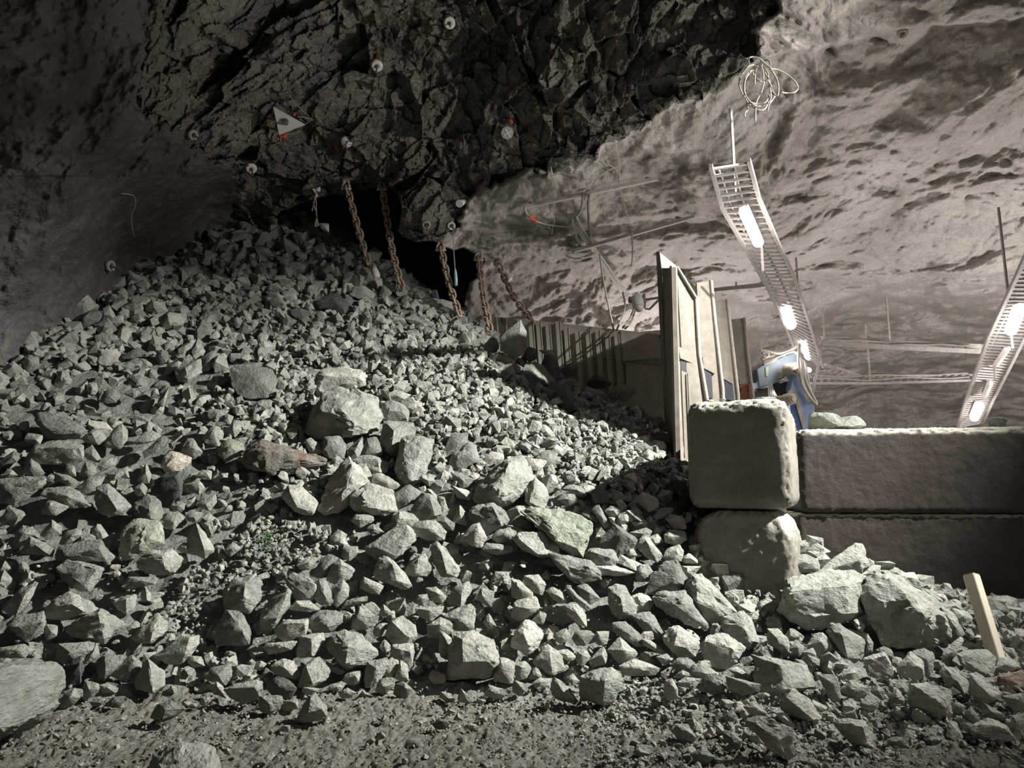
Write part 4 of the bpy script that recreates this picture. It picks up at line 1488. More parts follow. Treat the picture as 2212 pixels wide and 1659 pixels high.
def mask_grid():
    """half-resolution picture of where the separate stones already lie"""
    W, Hh = 1106, 860
    m = np.zeros((Hh, W), bool)
    for s in SHAPE:
        poly = s[1] / 2.0
        c = poly.mean(0)
        poly = c + (poly - c) * 1.10
        x0, y0 = np.maximum(np.floor(poly.min(0)).astype(int), 0)
        x1, y1 = np.minimum(np.ceil(poly.max(0)).astype(int), (W - 1, Hh - 1))
        if x1 <= x0 or y1 <= y0:
            continue
        X, Y = np.meshgrid(np.arange(x0, x1 + 1), np.arange(y0, y1 + 1))
        m[y0:y1 + 1, x0:x1 + 1] |= poly_sdf(X + 0.5, Y + 0.5, poly) > 0
    return m


def px_size(px, py):
    """typical width in sighted pixels of the loose stones around a place"""
    s = np.full(px.shape, 26.0)
    w = smooth(500, 640, py)                       # up-slope: finer
    s = np.where(py < 640, 24, s)
    mid = smooth(420, 640, px) * smooth(1500, 1300, px) * smooth(600, 700, py) * smooth(1120, 1000, py)
    s = s * (1 - mid) + 19 * mid
    fine = np.exp(-(((px - 1130) / 210) ** 2 + ((py - 840) / 90) ** 2))
    s = s * (1 - fine) + 15 * fine
    tip = np.exp(-(((px - 1340) / 90) ** 2 + ((py - 960) / 60) ** 2))
    s = s * (1 - tip) + 12 * tip
    low = smooth(1050, 1200, py)
    s = s * (1 - low) + 33 * low
    lw = smooth(500, 300, px) * smooth(740, 840, py)
    s = s * (1 - lw) + 36 * lw
    for cx, cy, rx, ry in ((610, 1165, 110, 60), (480, 1225, 80, 55), (395, 1330, 45, 45), (430, 1270, 50, 40)):
        g = np.exp(-(((px - cx) / rx) ** 2 + ((py - cy) / ry) ** 2) ** 2)
        s = s * (1 - g) + 10 * g
    fr = smooth(1250, 1420, px) * smooth(1430, 1540, py)
    s = s * (1 - fr) + 19 * fr
    return s


def build_rubble():
    r = np.random.default_rng(21)
    mask = mask_grid()
    N = 90000
    x = r.uniform(-9.5, 7.5, N)
    y = r.uniform(4.6, 17.2, N)
    h = H(x, y)
    P = np.stack([x, y, h], -1)
    px, py = proj(P)
    ok = (px > -160) & (px < 2330) & (py > 380) & (py < 1700) & (h > 0.012)
    # in view of the camera (not behind the crest)
    x, y, h, P, px, py = x[ok], y[ok], h[ok], P[ok], px[ok], py[ok]
    vis = np.ones(len(x), bool)
    for t in np.linspace(0.55, 0.97, 30):
        Q = CAM + (P - CAM) * t
        vis &= Q[:, 2] > H(Q[:, 0], Q[:, 1]) - 0.25
    sp = px_size(px, py)
    s = sp * y / F
    # chance of a piece per candidate so that pieces of every size cover the ground about twice
    dens = N / (17.0 * 12.6)
    # where big stones lie packed, the small ones sit deep between them
    deep = np.clip(smooth(1020, 1120, py) + smooth(560, 420, px) * smooth(760, 860, py), 0, 1) * smooth(1350, 1250, px - 0.0 * py) + 0.6 * smooth(1250, 1400, px) * smooth(1180, 1260, py) * smooth(1560, 1480, py)
    deep = np.clip(deep, 0, 1)
    p = np.where(vis, 1.75 - 0.65 * deep, 0.5) / (s * s * 0.62) / dens
    keep = r.random(len(x)) < p
    ix = np.clip((px / 2).astype(int), 0, 1105)
    iy = np.clip((py / 2).astype(int), 0, 859)
    keep &= ~mask[iy, ix]
    x, y, h, P, s, px, py, deep = x[keep], y[keep], h[keep], P[keep], s[keep], px[keep], py[keep], deep[keep]
    size = s * np.clip(r.lognormal(-0.02, 0.42, len(x)), 0.42, 2.0) * 1.16
    e = 0.05
    n = np.stack([-(H(x + e, y) - H(x - e, y)) / (2 * e), -(H(x, y + e) - H(x, y - e)) / (2 * e), np.ones_like(x)], -1)
    n /= np.linalg.norm(n, axis=1, keepdims=True)
    cen = P + n * (size * (r.uniform(-0.42, 0.16, len(x)) - 0.55 * deep))[:, None]
    tone = np.clip(r.normal(0.5, 0.26, len(x)), 0.02, 1)
    # bed below the pieces, its tone darkened for the shade between them
    gx = np.arange(-10.5, 8.6, 0.09)
    gy = np.arange(4.2, 18.5, 0.09)
    X, Y = np.meshgrid(gx, gy)
    q = np.stack([X.ravel(), Y.ravel(), X.ravel() * 0], -1)
    gpx, gpy = proj(np.stack([X, Y, H(X, Y)], -1))
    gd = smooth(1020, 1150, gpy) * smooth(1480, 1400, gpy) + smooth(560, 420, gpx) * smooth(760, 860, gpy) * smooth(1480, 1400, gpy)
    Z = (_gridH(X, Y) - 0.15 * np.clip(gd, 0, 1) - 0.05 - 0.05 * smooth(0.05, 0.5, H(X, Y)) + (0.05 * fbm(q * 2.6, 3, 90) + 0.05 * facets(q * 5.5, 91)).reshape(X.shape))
    idx = np.arange(X.size).reshape(X.shape)
    a, b, c, d = idx[:-1, :-1], idx[:-1, 1:], idx[1:, 1:], idx[1:, :-1]
    tri = np.concatenate([np.stack([a, b, c], -1).reshape(-1, 3), np.stack([a, c, d], -1).reshape(-1, 3)])
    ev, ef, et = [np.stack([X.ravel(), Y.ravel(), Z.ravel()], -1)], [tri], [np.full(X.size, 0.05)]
    off = X.size
    for v, f in SMALL:
        ev.append(v)
        ef.append(f + off)
        et.append(np.full(len(v), r.uniform(0.3, 0.8)))
        off += len(v)
    o = scatter_mesh('rubble', cen, size, tone, M_RUBBLE, (np.concatenate(ev), np.concatenate(ef), np.concatenate(et)))
    tag(o, 'loose grey rubble of the great heap between the larger stones', 'rubble', None, 'stuff')
    print('rubble pieces', len(x))
    # grit and pebbles on the floor and in the gravel patches
    N = 26000
    x = r.uniform(-5.2, 4.6, N)
    y = r.uniform(4.3, 7.2, N)
    P = np.stack([x, y, H(x, y)], -1)
    px, py = proj(P)
    dens = np.where(py > 1500, 0.22, 0.10)
    dens = np.where((px > 1180) & (py > 1470), 0.75, dens)
    dens = np.where((px > 900) & (px < 1250) & (py > 1490), 0.42, dens)
    dens = np.where((px > 1950) & (py > 1610), 0.3, dens)
    keep = (r.random(N) < dens)
    P, px, py = P[keep], px[keep], py[keep]
    size = np.clip(r.lognormal(math.log(0.019), 0.5, len(P)), 0.008, 0.085)
    size = np.where((px > 1300) & (py > 1470), size * 1.5, size)
    cen = P + np.array([0, 0, 1]) * (size * 0.12)[:, None]
    o = scatter_mesh('gravel', cen, size, np.clip(r.normal(0.4, 0.2, len(P)), 0, 1), M_RUBBLE, None, 9, 0.8)
    tag(o, 'fine grit and pebbles strewn over the muddy floor', 'gravel', None, 'stuff')
    # a little green moss on the gravel patch
    c0 = at(575, 1168, hy0(575, 1168))
    m = 90
    q = c0 + np.random.default_rng(4).normal(size=(m, 3)) * np.array([0.055, 0.05, 0.05])
    q[:, 2] = H(q[:, 0], q[:, 1]) + 0.015 + np.abs(q[:, 2] - c0[2]) * 0.3
    o = scatter_mesh('moss', q, np.random.default_rng(5).uniform(0.012, 0.028, m), np.full(m, 0.5), M_MOSS, None, 14)
    tag(o, 'tuft of green moss on the gravel patch low on the heap', 'moss', None, 'stuff')


def hy0(px, py):
    return float(heap_hit(px, py, 8.0)[0])


def _gridH(X, Y):
    fx = np.clip((X + 11) / 20 * 400, 0, 399.999)
    fy = np.clip((Y - 1.5) / 18 * 360, 0, 359.999)
    i, j = fx.astype(int), fy.astype(int)
    a, b = fx - i, fy - j
    return (_GH[j, i] * (1 - a) + _GH[j, i + 1] * a) * (1 - b) + (_GH[j + 1, i] * (1 - a) + _GH[j + 1, i + 1] * a) * b


build_rubble()
# ------------------------------------------------------------------ concrete blocks


def rounded_block(name, label, corner, yaw, size, radius, rough, seed, top_round=0.0, cat='block', edge_noise=0.03, group=None, step=0.023, hump=False, mat=None):
    """corner: front-left-bottom corner; the block runs back along yaw"""
    sx, sy, sz = size
    bm = bmesh.new()
    bmesh.ops.create_cube(bm, size=1.0)
    nx, ny, nz = (max(3, int(s / step)) for s in (sx, sy, sz))
    bm.free()
    V_, F_ = [], []
    index = {}

    def vid(i, j, k):
        key = (i, j, k)
        if key not in index:
            index[key] = len(V_)
            V_.append((i / nx, j / ny, k / nz))
        return index[key]
    for i in range(nx):
        for k in range(nz):
            F_.append((vid(i, 0, k), vid(i + 1, 0, k), vid(i + 1, 0, k + 1), vid(i, 0, k + 1)))
            F_.append((vid(i, ny, k), vid(i, ny, k + 1), vid(i + 1, ny, k + 1), vid(i + 1, ny, k)))
    for j in range(ny):
        for k in range(nz):
            F_.append((vid(0, j, k), vid(0, j, k + 1), vid(0, j + 1, k + 1), vid(0, j + 1, k)))
            F_.append((vid(nx, j, k), vid(nx, j + 1, k), vid(nx, j + 1, k + 1), vid(nx, j, k + 1)))
    for i in range(nx):
        for j in range(ny):
            F_.append((vid(i, j, 0), vid(i, j + 1, 0), vid(i + 1, j + 1, 0), vid(i + 1, j, 0)))
            F_.append((vid(i, j, nz), vid(i + 1, j, nz), vid(i + 1, j + 1, nz), vid(i, j + 1, nz)))
    q = (np.array(V_) - 0.5) * np.array([sx, sy, sz])
    half = np.array([sx, sy, sz]) / 2
    rr = np.full(len(q), radius)
    if top_round:
        rr = np.where(q[:, 2] > -0.1 * sz, radius + top_round * smooth(-0.1 * sz, 0.25 * sz, q[:, 2]), radius)
    inner = np.clip(q, -(half - rr[:, None]), half - rr[:, None])
    d = q - inner
    L = np.linalg.norm(d, axis=1)
    on = L > 1e-9
    n = np.where(on[:, None], d / np.maximum(L, 1e-9)[:, None], 0)
    p = np.where(on[:, None], inner + n * rr[:, None], q)
    cornerish = smooth(1.02, 1.45, L / rr)
    seed_off = seed * 7.7
    if hump:
        rough = 0.022
    up = smooth(0.30, 0.5, q[:, 2] / sz)
    disp = rough * (fbm((p + seed_off) * 3.0, 4, 100) * 0.6 + fbm((p + seed_off) * 11, 3, 101) * (0.8 if hump else 0.35))
    disp += edge_noise * (cornerish + 0.5 * up) * (fbm((p + seed_off) * 22.0, 3, 102) - 0.3 * np.abs(facets((p + seed_off) * 17, 103)))
    p = p + n * disp[:, None]
    if hump:
        t = np.clip((p[:, 2] / sz + 0.5 - 0.60) / 0.42, 0, 1)
        sc = 0.78 * np.maximum(1 - t ** 2.6, 0.0) ** (1 / 2.4) + 0.22
        p[:, 0] *= sc
        p[:, 1] *= 1 - (1 - sc) * 0.45
    p = p + half
    c, s = math.cos(yaw), math.sin(yaw)
    # x axis of the block to the viewer's right, y axis running back
    W = np.stack([p[:, 0] * c + p[:, 1] * s, -p[:, 0] * s + p[:, 1] * c, p[:, 2]], -1) + np.asarray(corner)
    me = np_mesh(name, W, np.array(F_), True)
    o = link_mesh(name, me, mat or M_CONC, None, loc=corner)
    tag(o, label, cat, group)
    return o


YAW = math.radians(24)
pL = at(1479, 872, 7.5)
cL = np.array([pL[0], 7.5, 1.475])
rounded_block('concrete_block', 'square-ended dusty concrete block on top of the rounded one, beside the steel hopper wall', cL, YAW, (1.02, 1.75, 1.12), 0.13, 0.018, 1, 0.03, edge_noise=0.024, mat=M_CONCW)
pP = at(1488, 1100, 7.46)
rounded_block('concrete_block', 'lower concrete block worn to a rounded hump, half buried in rubble', (pP[0], 7.46, 0.15), YAW, (1.0, 1.7, 1.315), 0.12, 0.06, 2, 0.0, edge_noise=0.02, hump=True, mat=M_CONCW)
YR = math.radians(9)
pR = at(1722, 932, 9.1)
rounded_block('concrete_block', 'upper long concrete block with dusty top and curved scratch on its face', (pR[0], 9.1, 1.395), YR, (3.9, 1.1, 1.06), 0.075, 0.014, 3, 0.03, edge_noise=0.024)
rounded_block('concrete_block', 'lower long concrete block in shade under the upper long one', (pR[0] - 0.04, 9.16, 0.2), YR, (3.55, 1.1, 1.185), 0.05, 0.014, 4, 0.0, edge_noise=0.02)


def top_stone(px, py, Y, w, h, label, seed, name='stone', depth=0.8):
    c = at(px, py, Y)
    r = np.random.default_rng(seed)
    s = Y / F
    pts = []
    for k in range(16):
        d = r.normal(size=3)
        d /= np.linalg.norm(d)
        d = np.sign(d) * np.abs(d) ** 0.7
        pts.append(c + d * np.array([w / 2 * s, w / 2 * s * depth, h / 2 * s]))
    bm = hull_bm(pts)
    roughen(bm, w * s, 3, 0.04, seed * 0.3)
    o = obj(name, bm, M_STONE, None, loc=c)
    tag(o, label, 'stone', 'stones lying on the concrete blocks')
    return o


top_stone(1778, 910, 9.55, 70, 46, 'dark broad stone on the long block beside the blue breaker arm', 61)
top_stone(1832, 916, 9.5, 72, 32, 'dome-shaped stone lying on the long block next to the broad stone', 62)
top_stone(2152, 918, 9.2, 44, 34, 'pointed grey stone on the long block behind the lit lamp at the tray end', 63)
top_stone(1640, 862, 7.9, 36, 9, 'thin dark flat stone on top of the square-ended block', 64)
top_stone(1663, 861, 8.1, 30, 9, 'thin flat stone just behind the dark one on the square-ended block', 65)
top_stone(1533, 866, 7.9, 18, 7, 'small chip on the hopper-side edge of the square-ended block', 66)
top_stone(1560, 863, 7.9, 18, 7, 'small chip at the middle of the square-ended block top', 67)

# ------------------------------------------------------------------ steel hopper wall (ribbed side wall in front)
hop = thing('steel_hopper', 'tall ribbed steel hopper side wall standing behind the square-ended concrete block', 'hopper', at(1445, 990, 9.30))


def plate(name, pts, thick, mat, parent, Ys=None):
    """pts: (px, py, Y) corners"""
    bm = bmesh.new()
    add_plate(bm, [at(*p) for p in pts], thick)
    return obj(name, bm, mat, parent)


# main plate running back from the near edge
def on_wall(px, py):
    """a place on the vertical plane of the hopper plate (its near edge at px 1437, running back to px 1625)"""
    a, b = at(1428, 760, 9.90), at(1618, 760, 13.60)
    n = np.array([b[1] - a[1], -(b[0] - a[0]), 0.0])
    d = ray(px, py)
    t = ((a - CAM) @ n) / (d @ n)
    return CAM + d * t


bm = bmesh.new()
outline = [on_wall(1424, 543), on_wall(1463, 580), on_wall(1507, 622), on_wall(1545, 650), on_wall(1582, 690), on_wall(1612, 712), on_wall(1628, 905), on_wall(1448, 1010)]
add_plate(bm, outline, 0.05)
obj('wall_plate', bm, M_STEELD, hop)
# near column: an I-section with a pale flange; the web's shade is put into its darker steel
colm = plate('column_web', [(1430, 581, 9.85), (1452, 577, 9.21), (1462, 1000, 9.21), (1444, 1000, 9.85)], 0.05, M_STEELD, hop)
plate('column_flange', [(1451, 574, 9.20), (1463, 577, 9.40), (1466, 745, 9.40), (1478, 1000, 9.45), (1461, 1000, 9.20), (1455, 745, 9.20)], 0.03, M_STEEL, hop)
plate('column_edge', [(1424, 543, 9.83), (1428, 548, 9.83), (1437, 745, 9.83), (1450, 985, 9.83), (1446, 985, 9.83), (1433, 745, 9.83)], 0.04, M_STEEL, hop)
plate('gusset', [(1425, 545, 9.18), (1461, 574, 9.40), (1463, 580, 9.40), (1429, 579, 9.18)], 0.03, M_STEEL, hop)
fins = [
    [(1462, 575, 9.65), (1504, 643, 9.75), (1510, 765, 9.75), (1528, 870, 9.75), (1532, 1000, 9.75), (1476, 1000, 9.65), (1472, 750, 9.65)],
    [(1505, 611, 10.45), (1536, 606, 10.55), (1545, 700, 10.55), (1561, 840, 10.55), (1566, 1000, 10.55), (1518, 1000, 10.45), (1513, 760, 10.45)],
    [(1545, 648, 11.35), (1571, 646, 11.45), (1580, 730, 11.45), (1594, 850, 11.45), (1602, 1000, 11.45), (1560, 1000, 11.35), (1553, 790, 11.35)],
    [(1580, 690, 12.40), (1607, 687, 12.50), (1614, 760, 12.50), (1627, 860, 12.50), (1634, 1000, 12.50), (1592, 1000, 12.40), (1590, 820, 12.40)],
]
for i, fpts in enumerate(fins):
    plate('rib', fpts, 0.035, M_STEEL, hop)
    # rounded outer edge of each rib
    k = [j for j, p in enumerate(fpts) if abs(p[2] - max(q[2] for q in fpts)) < 1e-6]
    bm = bmesh.new()
    add_tube(bm, [at(fpts[j][0], fpts[j][1], fpts[j][2] - 0.01) for j in k], 0.030, 8)
    obj('rib_edge', bm, M_WELD, hop)
plate('rib', [(1612, 712, 13.45), (1636, 708, 13.60), (1657, 833, 13.60), (1626, 826, 13.45)], 0.03, M_STEEL, hop)
# sloping trim on the first bay
bm = bmesh.new()
add_tube(bm, [at(1462, 576, 9.63), at(1504, 644, 9.72)], 0.022, 6)
obj('top_trim', bm, M_WELD, hop)
# middle rail between the ribs, with openings below it
rails = [[(1465, 748, 9.60), (1502, 765, 9.72), (1502, 787, 9.72), (1470, 774, 9.60)],
         [(1518, 772, 10.40), (1545, 787, 10.48), (1545, 808, 10.48), (1520, 795, 10.40)],
         [(1562, 797, 11.30), (1583, 811, 11.38), (1583, 830, 11.38), (1563, 818, 11.30)],
         [(1597, 821, 12.30), (1614, 831, 12.36), (1615, 846, 12.36), (1598, 838, 12.30)]]
for rp in rails:
    plate('rail', rp, 0.10, M_STEEL, hop)
opens = [[(1470, 776, 9.63), (1502, 789, 9.73), (1503, 812, 9.73), (1471, 799, 9.63)], [(1521, 797, 10.42), (1537, 803, 10.48), (1540, 862, 10.48), (1526, 858, 10.42)],
         [(1564, 820, 11.32), (1583, 832, 11.40), (1586, 866, 11.40), (1566, 862, 11.32)]]
for op in opens:
    plate('opening', op, 0.01, M_BLACK, hop)  # black sheet put in for the shade inside the opening
plate('kick_plate', [(1472, 800, 9.62), (1503, 813, 9.72), (1512, 1000, 9.74), (1480, 1000, 9.64)], 0.02, M_STEEL, hop)
bm = bmesh.new()
add_tube(bm, [at(1486, 806, 9.63), at(1494, 1000, 9.65)], 0.012, 5)
obj('seam', bm, M_STEELD, hop)
bm = bmesh.new()
for py_ in (600, 640, 700, 742, 790, 850, 905, 950):
    t = (py_ - 543) / (985 - 543)
    add_lathe(bm, at(1431 + 20 * t + (4 if py_ > 740 else 0), py_, 9.77), (0, -1, 0), [(0.018, -0.01), (0.018, 0.02), (0.008, 0.024)], 6)
b_ = obj('bolts', bm, M_WELD, hop)
b_['kind'] = 'stuff'

# ------------------------------------------------------------------ rear chute wall with flat ribs
chute = thing('steel_chute', 'low ribbed steel chute wall at the back, behind the rubble slope', 'chute', at(1240, 800, 12.6))


def on_chute(px, py, lift=0.0):
    a, b = at(1010, 720, 13.5), at(1440, 720, 12.4)
    n = np.array([b[1] - a[1], -(b[0] - a[0]), 0.0])
    d = ray(px, py)
    t = ((a - CAM) @ n) / (d @ n)
    nn = -n / np.linalg.norm(n)
    if nn[1] > 0:
        nn = -nn
    return CAM + d * t + nn * lift


def w5(x, y):
    return x / 4.424 + 1000, y / 4.424 + 600


bm = bmesh.new()
add_plate(bm, [on_chute(*w5(*p)) for p in [(60, 350), (280, 372), (590, 398), (870, 428), (1500, 497), (1910, 545), (1940, 1500), (60, 1200)]], 0.05)
obj('wall_plate', bm, M_CHUTE, chute)
bm = bmesh.new()
add_plate(bm, [on_chute(*w5(*p), -0.35) for p in [(1490, 488), (1920, 456), (1920, 700), (1490, 600)]], 0.04)
obj('back_plate', bm, M_CHUTE, chute)
for (x0, y0) in [(635, 432), (707, 437), (797, 458), (892, 428), (972, 490), (1078, 520), (1178, 522), (1270, 510), (1362, 545), (1450, 550)]:
    h = 900
    lean = 0.075
    pts = [(x0, y0), (x0 + 46, y0 - 3), (x0 + 46 + lean * h, y0 + h), (x0 + lean * h, y0 + h)]
    bm = bmesh.new()
    add_plate(bm, [on_chute(*w5(*p), 0.09) for p in pts], 0.08)
    obj('rib', bm, M_CHUTE, chute)
    bm = bmesh.new()
    add_tube(bm, [on_chute(*w5(x0 + 46, y0 - 2), 0.088), on_chute(*w5(x0 + 46 + lean * h, y0 + h), 0.088)], 0.012, 5)
    obj('weld_bead', bm, M_WELD, chute)
for x0 in (175, 270, 325, 372, 415, 515):
    bm = bmesh.new()
    add_plate(bm, [on_chute(*w5(*p), 0.05) for p in [(x0, 345 + x0 * 0.1), (x0 + 9, 345 + x0 * 0.1), (x0 + 40, 900), (x0 + 31, 900)]], 0.05)
    obj('rib', bm, M_STEELD if x0 in (175, 372) else M_CHUTE, chute)
bm = bmesh.new()
add_tube(bm, [on_chute(*w5(x, y), 0.012) for x, y in [(930, 722), (1160, 752), (1380, 780), (1560, 797), (1700, 812), (1930, 838)]], 0.011, 5)
obj('weld_bead', bm, M_WELD, chute)
bm = bmesh.new()
add_plate(bm, [on_chute(*w5(*p), 0.03) for p in [(1510, 505), (1870, 545), (1905, 560), (1905, 600), (1885, 770), (1530, 800)]], 0.03)
obj('patch_plate', bm, M_CHUTE, chute)
bm = bmesh.new()
add_lathe(bm, on_chute(*w5(1885, 572), 0.03), on_chute(*w5(1885, 572), 1.0) - on_chute(*w5(1885, 572), 0.0), [(0.018, 0), (0.018, 0.02), (0.01, 0.03)], 8)
obj('bolt', bm, M_BOLT, chute)
bm = bmesh.new()
add_tube(bm, [on_chute(*w5(x, y), 0.02) for x, y in [(1520, 820), (1548, 822), (1556, 1020)]], 0.012, 5)
obj('handle_bar', bm, M_STEELD, chute)

# ------------------------------------------------------------------ hanging chains


def link_mesh_data(L, W, r):
    bm = bmesh.new()
    n, m = 14, 6
    path = []
    for k in range(n):
        a = 2 * math.pi * k / n
        x, z = math.cos(a) * W / 2, math.sin(a)
        z = (L / 2 - W / 2) * (1 if z > 0.01 else -1 if z < -0.01 else 0) + z * W / 2
        path.append(Vector((x, 0, z)))
    rings = []
    for k in range(n):
        t = (path[(k + 1) % n] - path[k - 1]).normalized()
        y = Vector((0, 1, 0))
        x = t.cross(y)
        rings.append([bm.verts.new(path[k] + (x * math.cos(2 * math.pi * j / m) + y * math.sin(2 * math.pi * j / m)) * r) for j in range(m)])
    for k in range(n):
        a, b = rings[k], rings[(k + 1) % n]
        for j in range(m):
            bm.faces.new((a[j], a[(j + 1) % m], b[(j + 1) % m], b[j])).smooth = True
    bmesh.ops.recalc_face_normals(bm, faces=bm.faces[:])
    me = bpy.data.meshes.new('chain_link')
    bm.to_mesh(me)
    bm.free()
    me.materials.append(M_CHAIN)
    return me


def chain(label, pts, pitch, scale=1.0):
    pts = spline(pts, 12)
    top = pts[0]
    root = thing('hanging_chain', label, 'chain', top, 'rusty chains hanging over the draw point')
    me = link_mesh_data(pitch * 1.52, pitch * 0.86, pitch * 0.185)
    seg = [0.0]
    for a, b in zip(pts, pts[1:]):
        seg.append(seg[-1] + float(np.linalg.norm(b - a)))
    n = int(seg[-1] / pitch)
    rnd = random.Random(len(label))
    for k in range(n + 1):
        d = k * pitch
        i = min(max(np.searchsorted(seg, d) - 1, 0), len(pts) - 2)
        t = (d - seg[i]) / max(seg[i + 1] - seg[i], 1e-6)
        p = pts[i] + (pts[i + 1] - pts[i]) * t
        ax = V(pts[i + 1] - pts[i])
        o = bpy.data.objects.new('chain_link', me)
        COL.objects.link(o)
        o.parent = root
        R = frame_z(ax, (0, -1, 0.01)).to_4x4() @ Matrix.Rotation((math.pi / 2 if k % 2 else 0) + rnd.uniform(-0.2, 0.2) + 0.35, 4, 'Z')
        o.matrix_local = Matrix.Translation(V(p - top)) @ R
    # shackle at the anchor
    bm = bmesh.new()
    up = np.array([0, 0, 1.0])
    side = np.array([0.06, 0.0, 0])
    add_tube(bm, spline([top - up * 0.10 - side, top - up * 0.02 - side * 1.1, top + up * 0.06, top - up * 0.02 + side * 1.1, top - up * 0.10 + side], 6), 0.018, 6)
    add_tube(bm, [top - up * 0.09 - side * 1.6, top - up * 0.09 + side * 1.6], 0.02, 6)
    obj('shackle', bm, M_CHAING, root)
    return root


def lay(px, py, Y, up=0.04):
    """a place just above the heap"""
    p = at(px, py, Y)
    p[2] = max(p[2], float(H(p[0], p[1])) + up)
    return p


def hy(px, py, d=11.9):
    return float(heap_hit(px, py, d)[0])


chain('first rusty chain from the dark wall, ending at a grey hook on the rubble', [at(748, 398, 12.6), at(770, 480, 12.6), at(793, 560, 12.55), at(801, 580, 12.5)], 0.128)
chain('second and longest rusty chain, hanging across the middle of the dark opening', [at(825, 400, 12.7), at(836, 470, 12.7), at(848, 545, 12.7), at(868, 622, 12.6)], 0.128)
chain('third rusty chain, hanging from the tip of the rock brow', [at(952, 530, 12.3), at(960, 570, 12.3), at(974, 625, 12.25), at(994, 683, 12.2)], 0.12)
chain('fourth rusty chain, hanging straight from a round bolt plate', [at(1034, 552, 12.9), at(1040, 612, 12.7), at(1049, 665, 12.55), at(1058, 712, 12.4)], 0.115)
chain('fifth rusty chain, slanting over the sprayed concrete to the steel wall', [at(1080, 578, 13.1), at(1094, 610, 13.1), at(1116, 650, 13.0), at(1149, 690, 12.95)], 0.112)
# grey hook at the end of the first chain
hk = thing('chain_hook', 'grey metal hook block lying on the rubble at the first chain end', 'hook', at(808, 590, 12.4))
bm = bmesh.new()
add_tube(bm, spline([at(799, 578, 12.45), at(807, 572, 12.42), at(812, 582, 12.38)], 5), 0.03, 8)
obj('hook_eye', bm, M_CHAIN, hk)
bm = bmesh.new()
add_tube(bm, [at(806, 577, 12.38), at(810, 588, 12.33), at(815, 602, 12.28)], [0.05, 0.075, 0.055], 10)
obj('hook_body', bm, M_CHAING, hk)

# ------------------------------------------------------------------ rock bolts


def bolt_plate(px, py, rpx, label, kind='dish', bolt=True, mat=None, lift=0.06, tilt=None):
    c = cave_at(px, py, lift)
    n = cave_normal(px, py, 26)
    v = CAM - c
    v /= np.linalg.norm(v)
    n = n * 0.45 + v * 0.75 + np.array([0.05, 0, -0.12])
    if tilt is not None:
        n = n + np.array(tilt)
    n /= np.linalg.norm(n)
    R = rpx * np.linalg.norm(c - CAM) / F
    root = thing('rock_bolt', label, 'rock bolt', c, 'round rock bolt plates on the rock')
    mat = mat or M_PLATE
    bm = bmesh.new()
    if kind == 'dish':
        add_lathe(bm, c, n, [(R * 0.16, -0.01), (R * 0.3, -0.005), (R * 0.62, 0.012 + 0.10 * R), (R * 0.86, 0.10 * R), (R, -0.02), (R * 0.98, -0.05), (R * 0.2, -0.07)], 22)
    elif kind == 'ring':
        add_lathe(bm, c, n, [(R * 0.42, -0.04), (R * 0.45, 0.0), (R * 0.7, 0.03), (R * 0.95, 0.01), (R, -0.04), (R * 0.3, -0.08)], 22)
    elif kind == 'dome':
        add_lathe(bm, c, n, [(R * 0.05, R * 0.42), (R * 0.45, R * 0.34), (R * 0.75, R * 0.12), (R * 0.95, R * 0.03), (R, -0.03), (R * 0.3, -0.08)], 22)
    elif kind == 'octagon':
        add_lathe(bm, c, n, [(R * 0.05, 0.01), (R * 0.97, 0.01), (R, -0.02), (R * 0.3, -0.06)], 8)
    for f in bm.faces:
        f.smooth = kind != 'octagon'
    obj('plate', bm, mat, root)
    if kind == 'octagon':
        Rm = frame_z(n)
        for a in (0.5, 0.5 + math.pi / 2):
            d = np.array((Rm.col[0] * math.cos(a) + Rm.col[1] * math.sin(a))[:])
            bar('stiffener', c - d * R * 0.7 + n * 0.015, c + d * R * 0.7 + n * 0.015, 0.02, 0.02, M_PLATE, root)
    if bolt:
        bm = bmesh.new()
        add_lathe(bm, c - n * 0.01, n, [(R * 0.30, 0.0), (R * 0.30, 0.04), (R * 0.2, 0.05)], 6)
        add_tube(bm, [c - n * 0.05, c + n * 0.20 + np.array([0.01, 0, -0.03])], R * 0.15, 8)
        obj('bolt', bm, M_BOLT, root)
    return root


bolt_plate(971, 50, 11.5, 'highest round bolt plate, grey, near the top of the bare rock brow', 'dish')
bolt_plate(814, 143, 11.5, 'round bolt plate with a long dark bolt and thin red paint arc above', 'dish')
bolt_plate(748, 307, 11.5, 'round shiny bolt plate beside red paint strokes', 'dome', False)
bolt_plate(543, 365, 11, 'white round bolt plate alone on dark rock, lowest above the heap crest', 'dish')
bolt_plate(1096, 287, 13.5, 'dull eight-sided bolt plate with a raised cross', 'octagon', False, M_PLATED)
bolt_plate(921, 486, 9.5, 'ring-shaped bolt plate tucked under the tip of the brow', 'ring', True, M_PLATED)
bolt_plate(975, 488, 9, 'small ring-shaped plate where the white string hangs', 'ring', True)
bolt_plate(1033, 543, 9.5, 'domed bolt plate holding the fourth chain', 'dome', False)
bolt_plate(1078, 571, 10, 'domed bolt plate holding the fifth chain', 'dome', False, M_PLATED)
bolt_plate(1099, 602, 7.5, 'small white domed plate behind the fifth chain', 'dome', False)
bolt_plate(240, 575, 11, 'dark bolt plate seen nearly edge-on beside the heap on the dark wall', 'ring', True, M_PLATED, tilt=(1.0, 0.2, 0))
bolt_plate(418, 292, 10, 'dark curved bolt plate on the boundary of the dark wall', 'ring', True, M_PLATED, tilt=(0.8, 0, 0))
bolt_plate(1950, 73, 9, 'small concrete-covered bolt head on the pale vault', 'ring', False, M_SHOT)
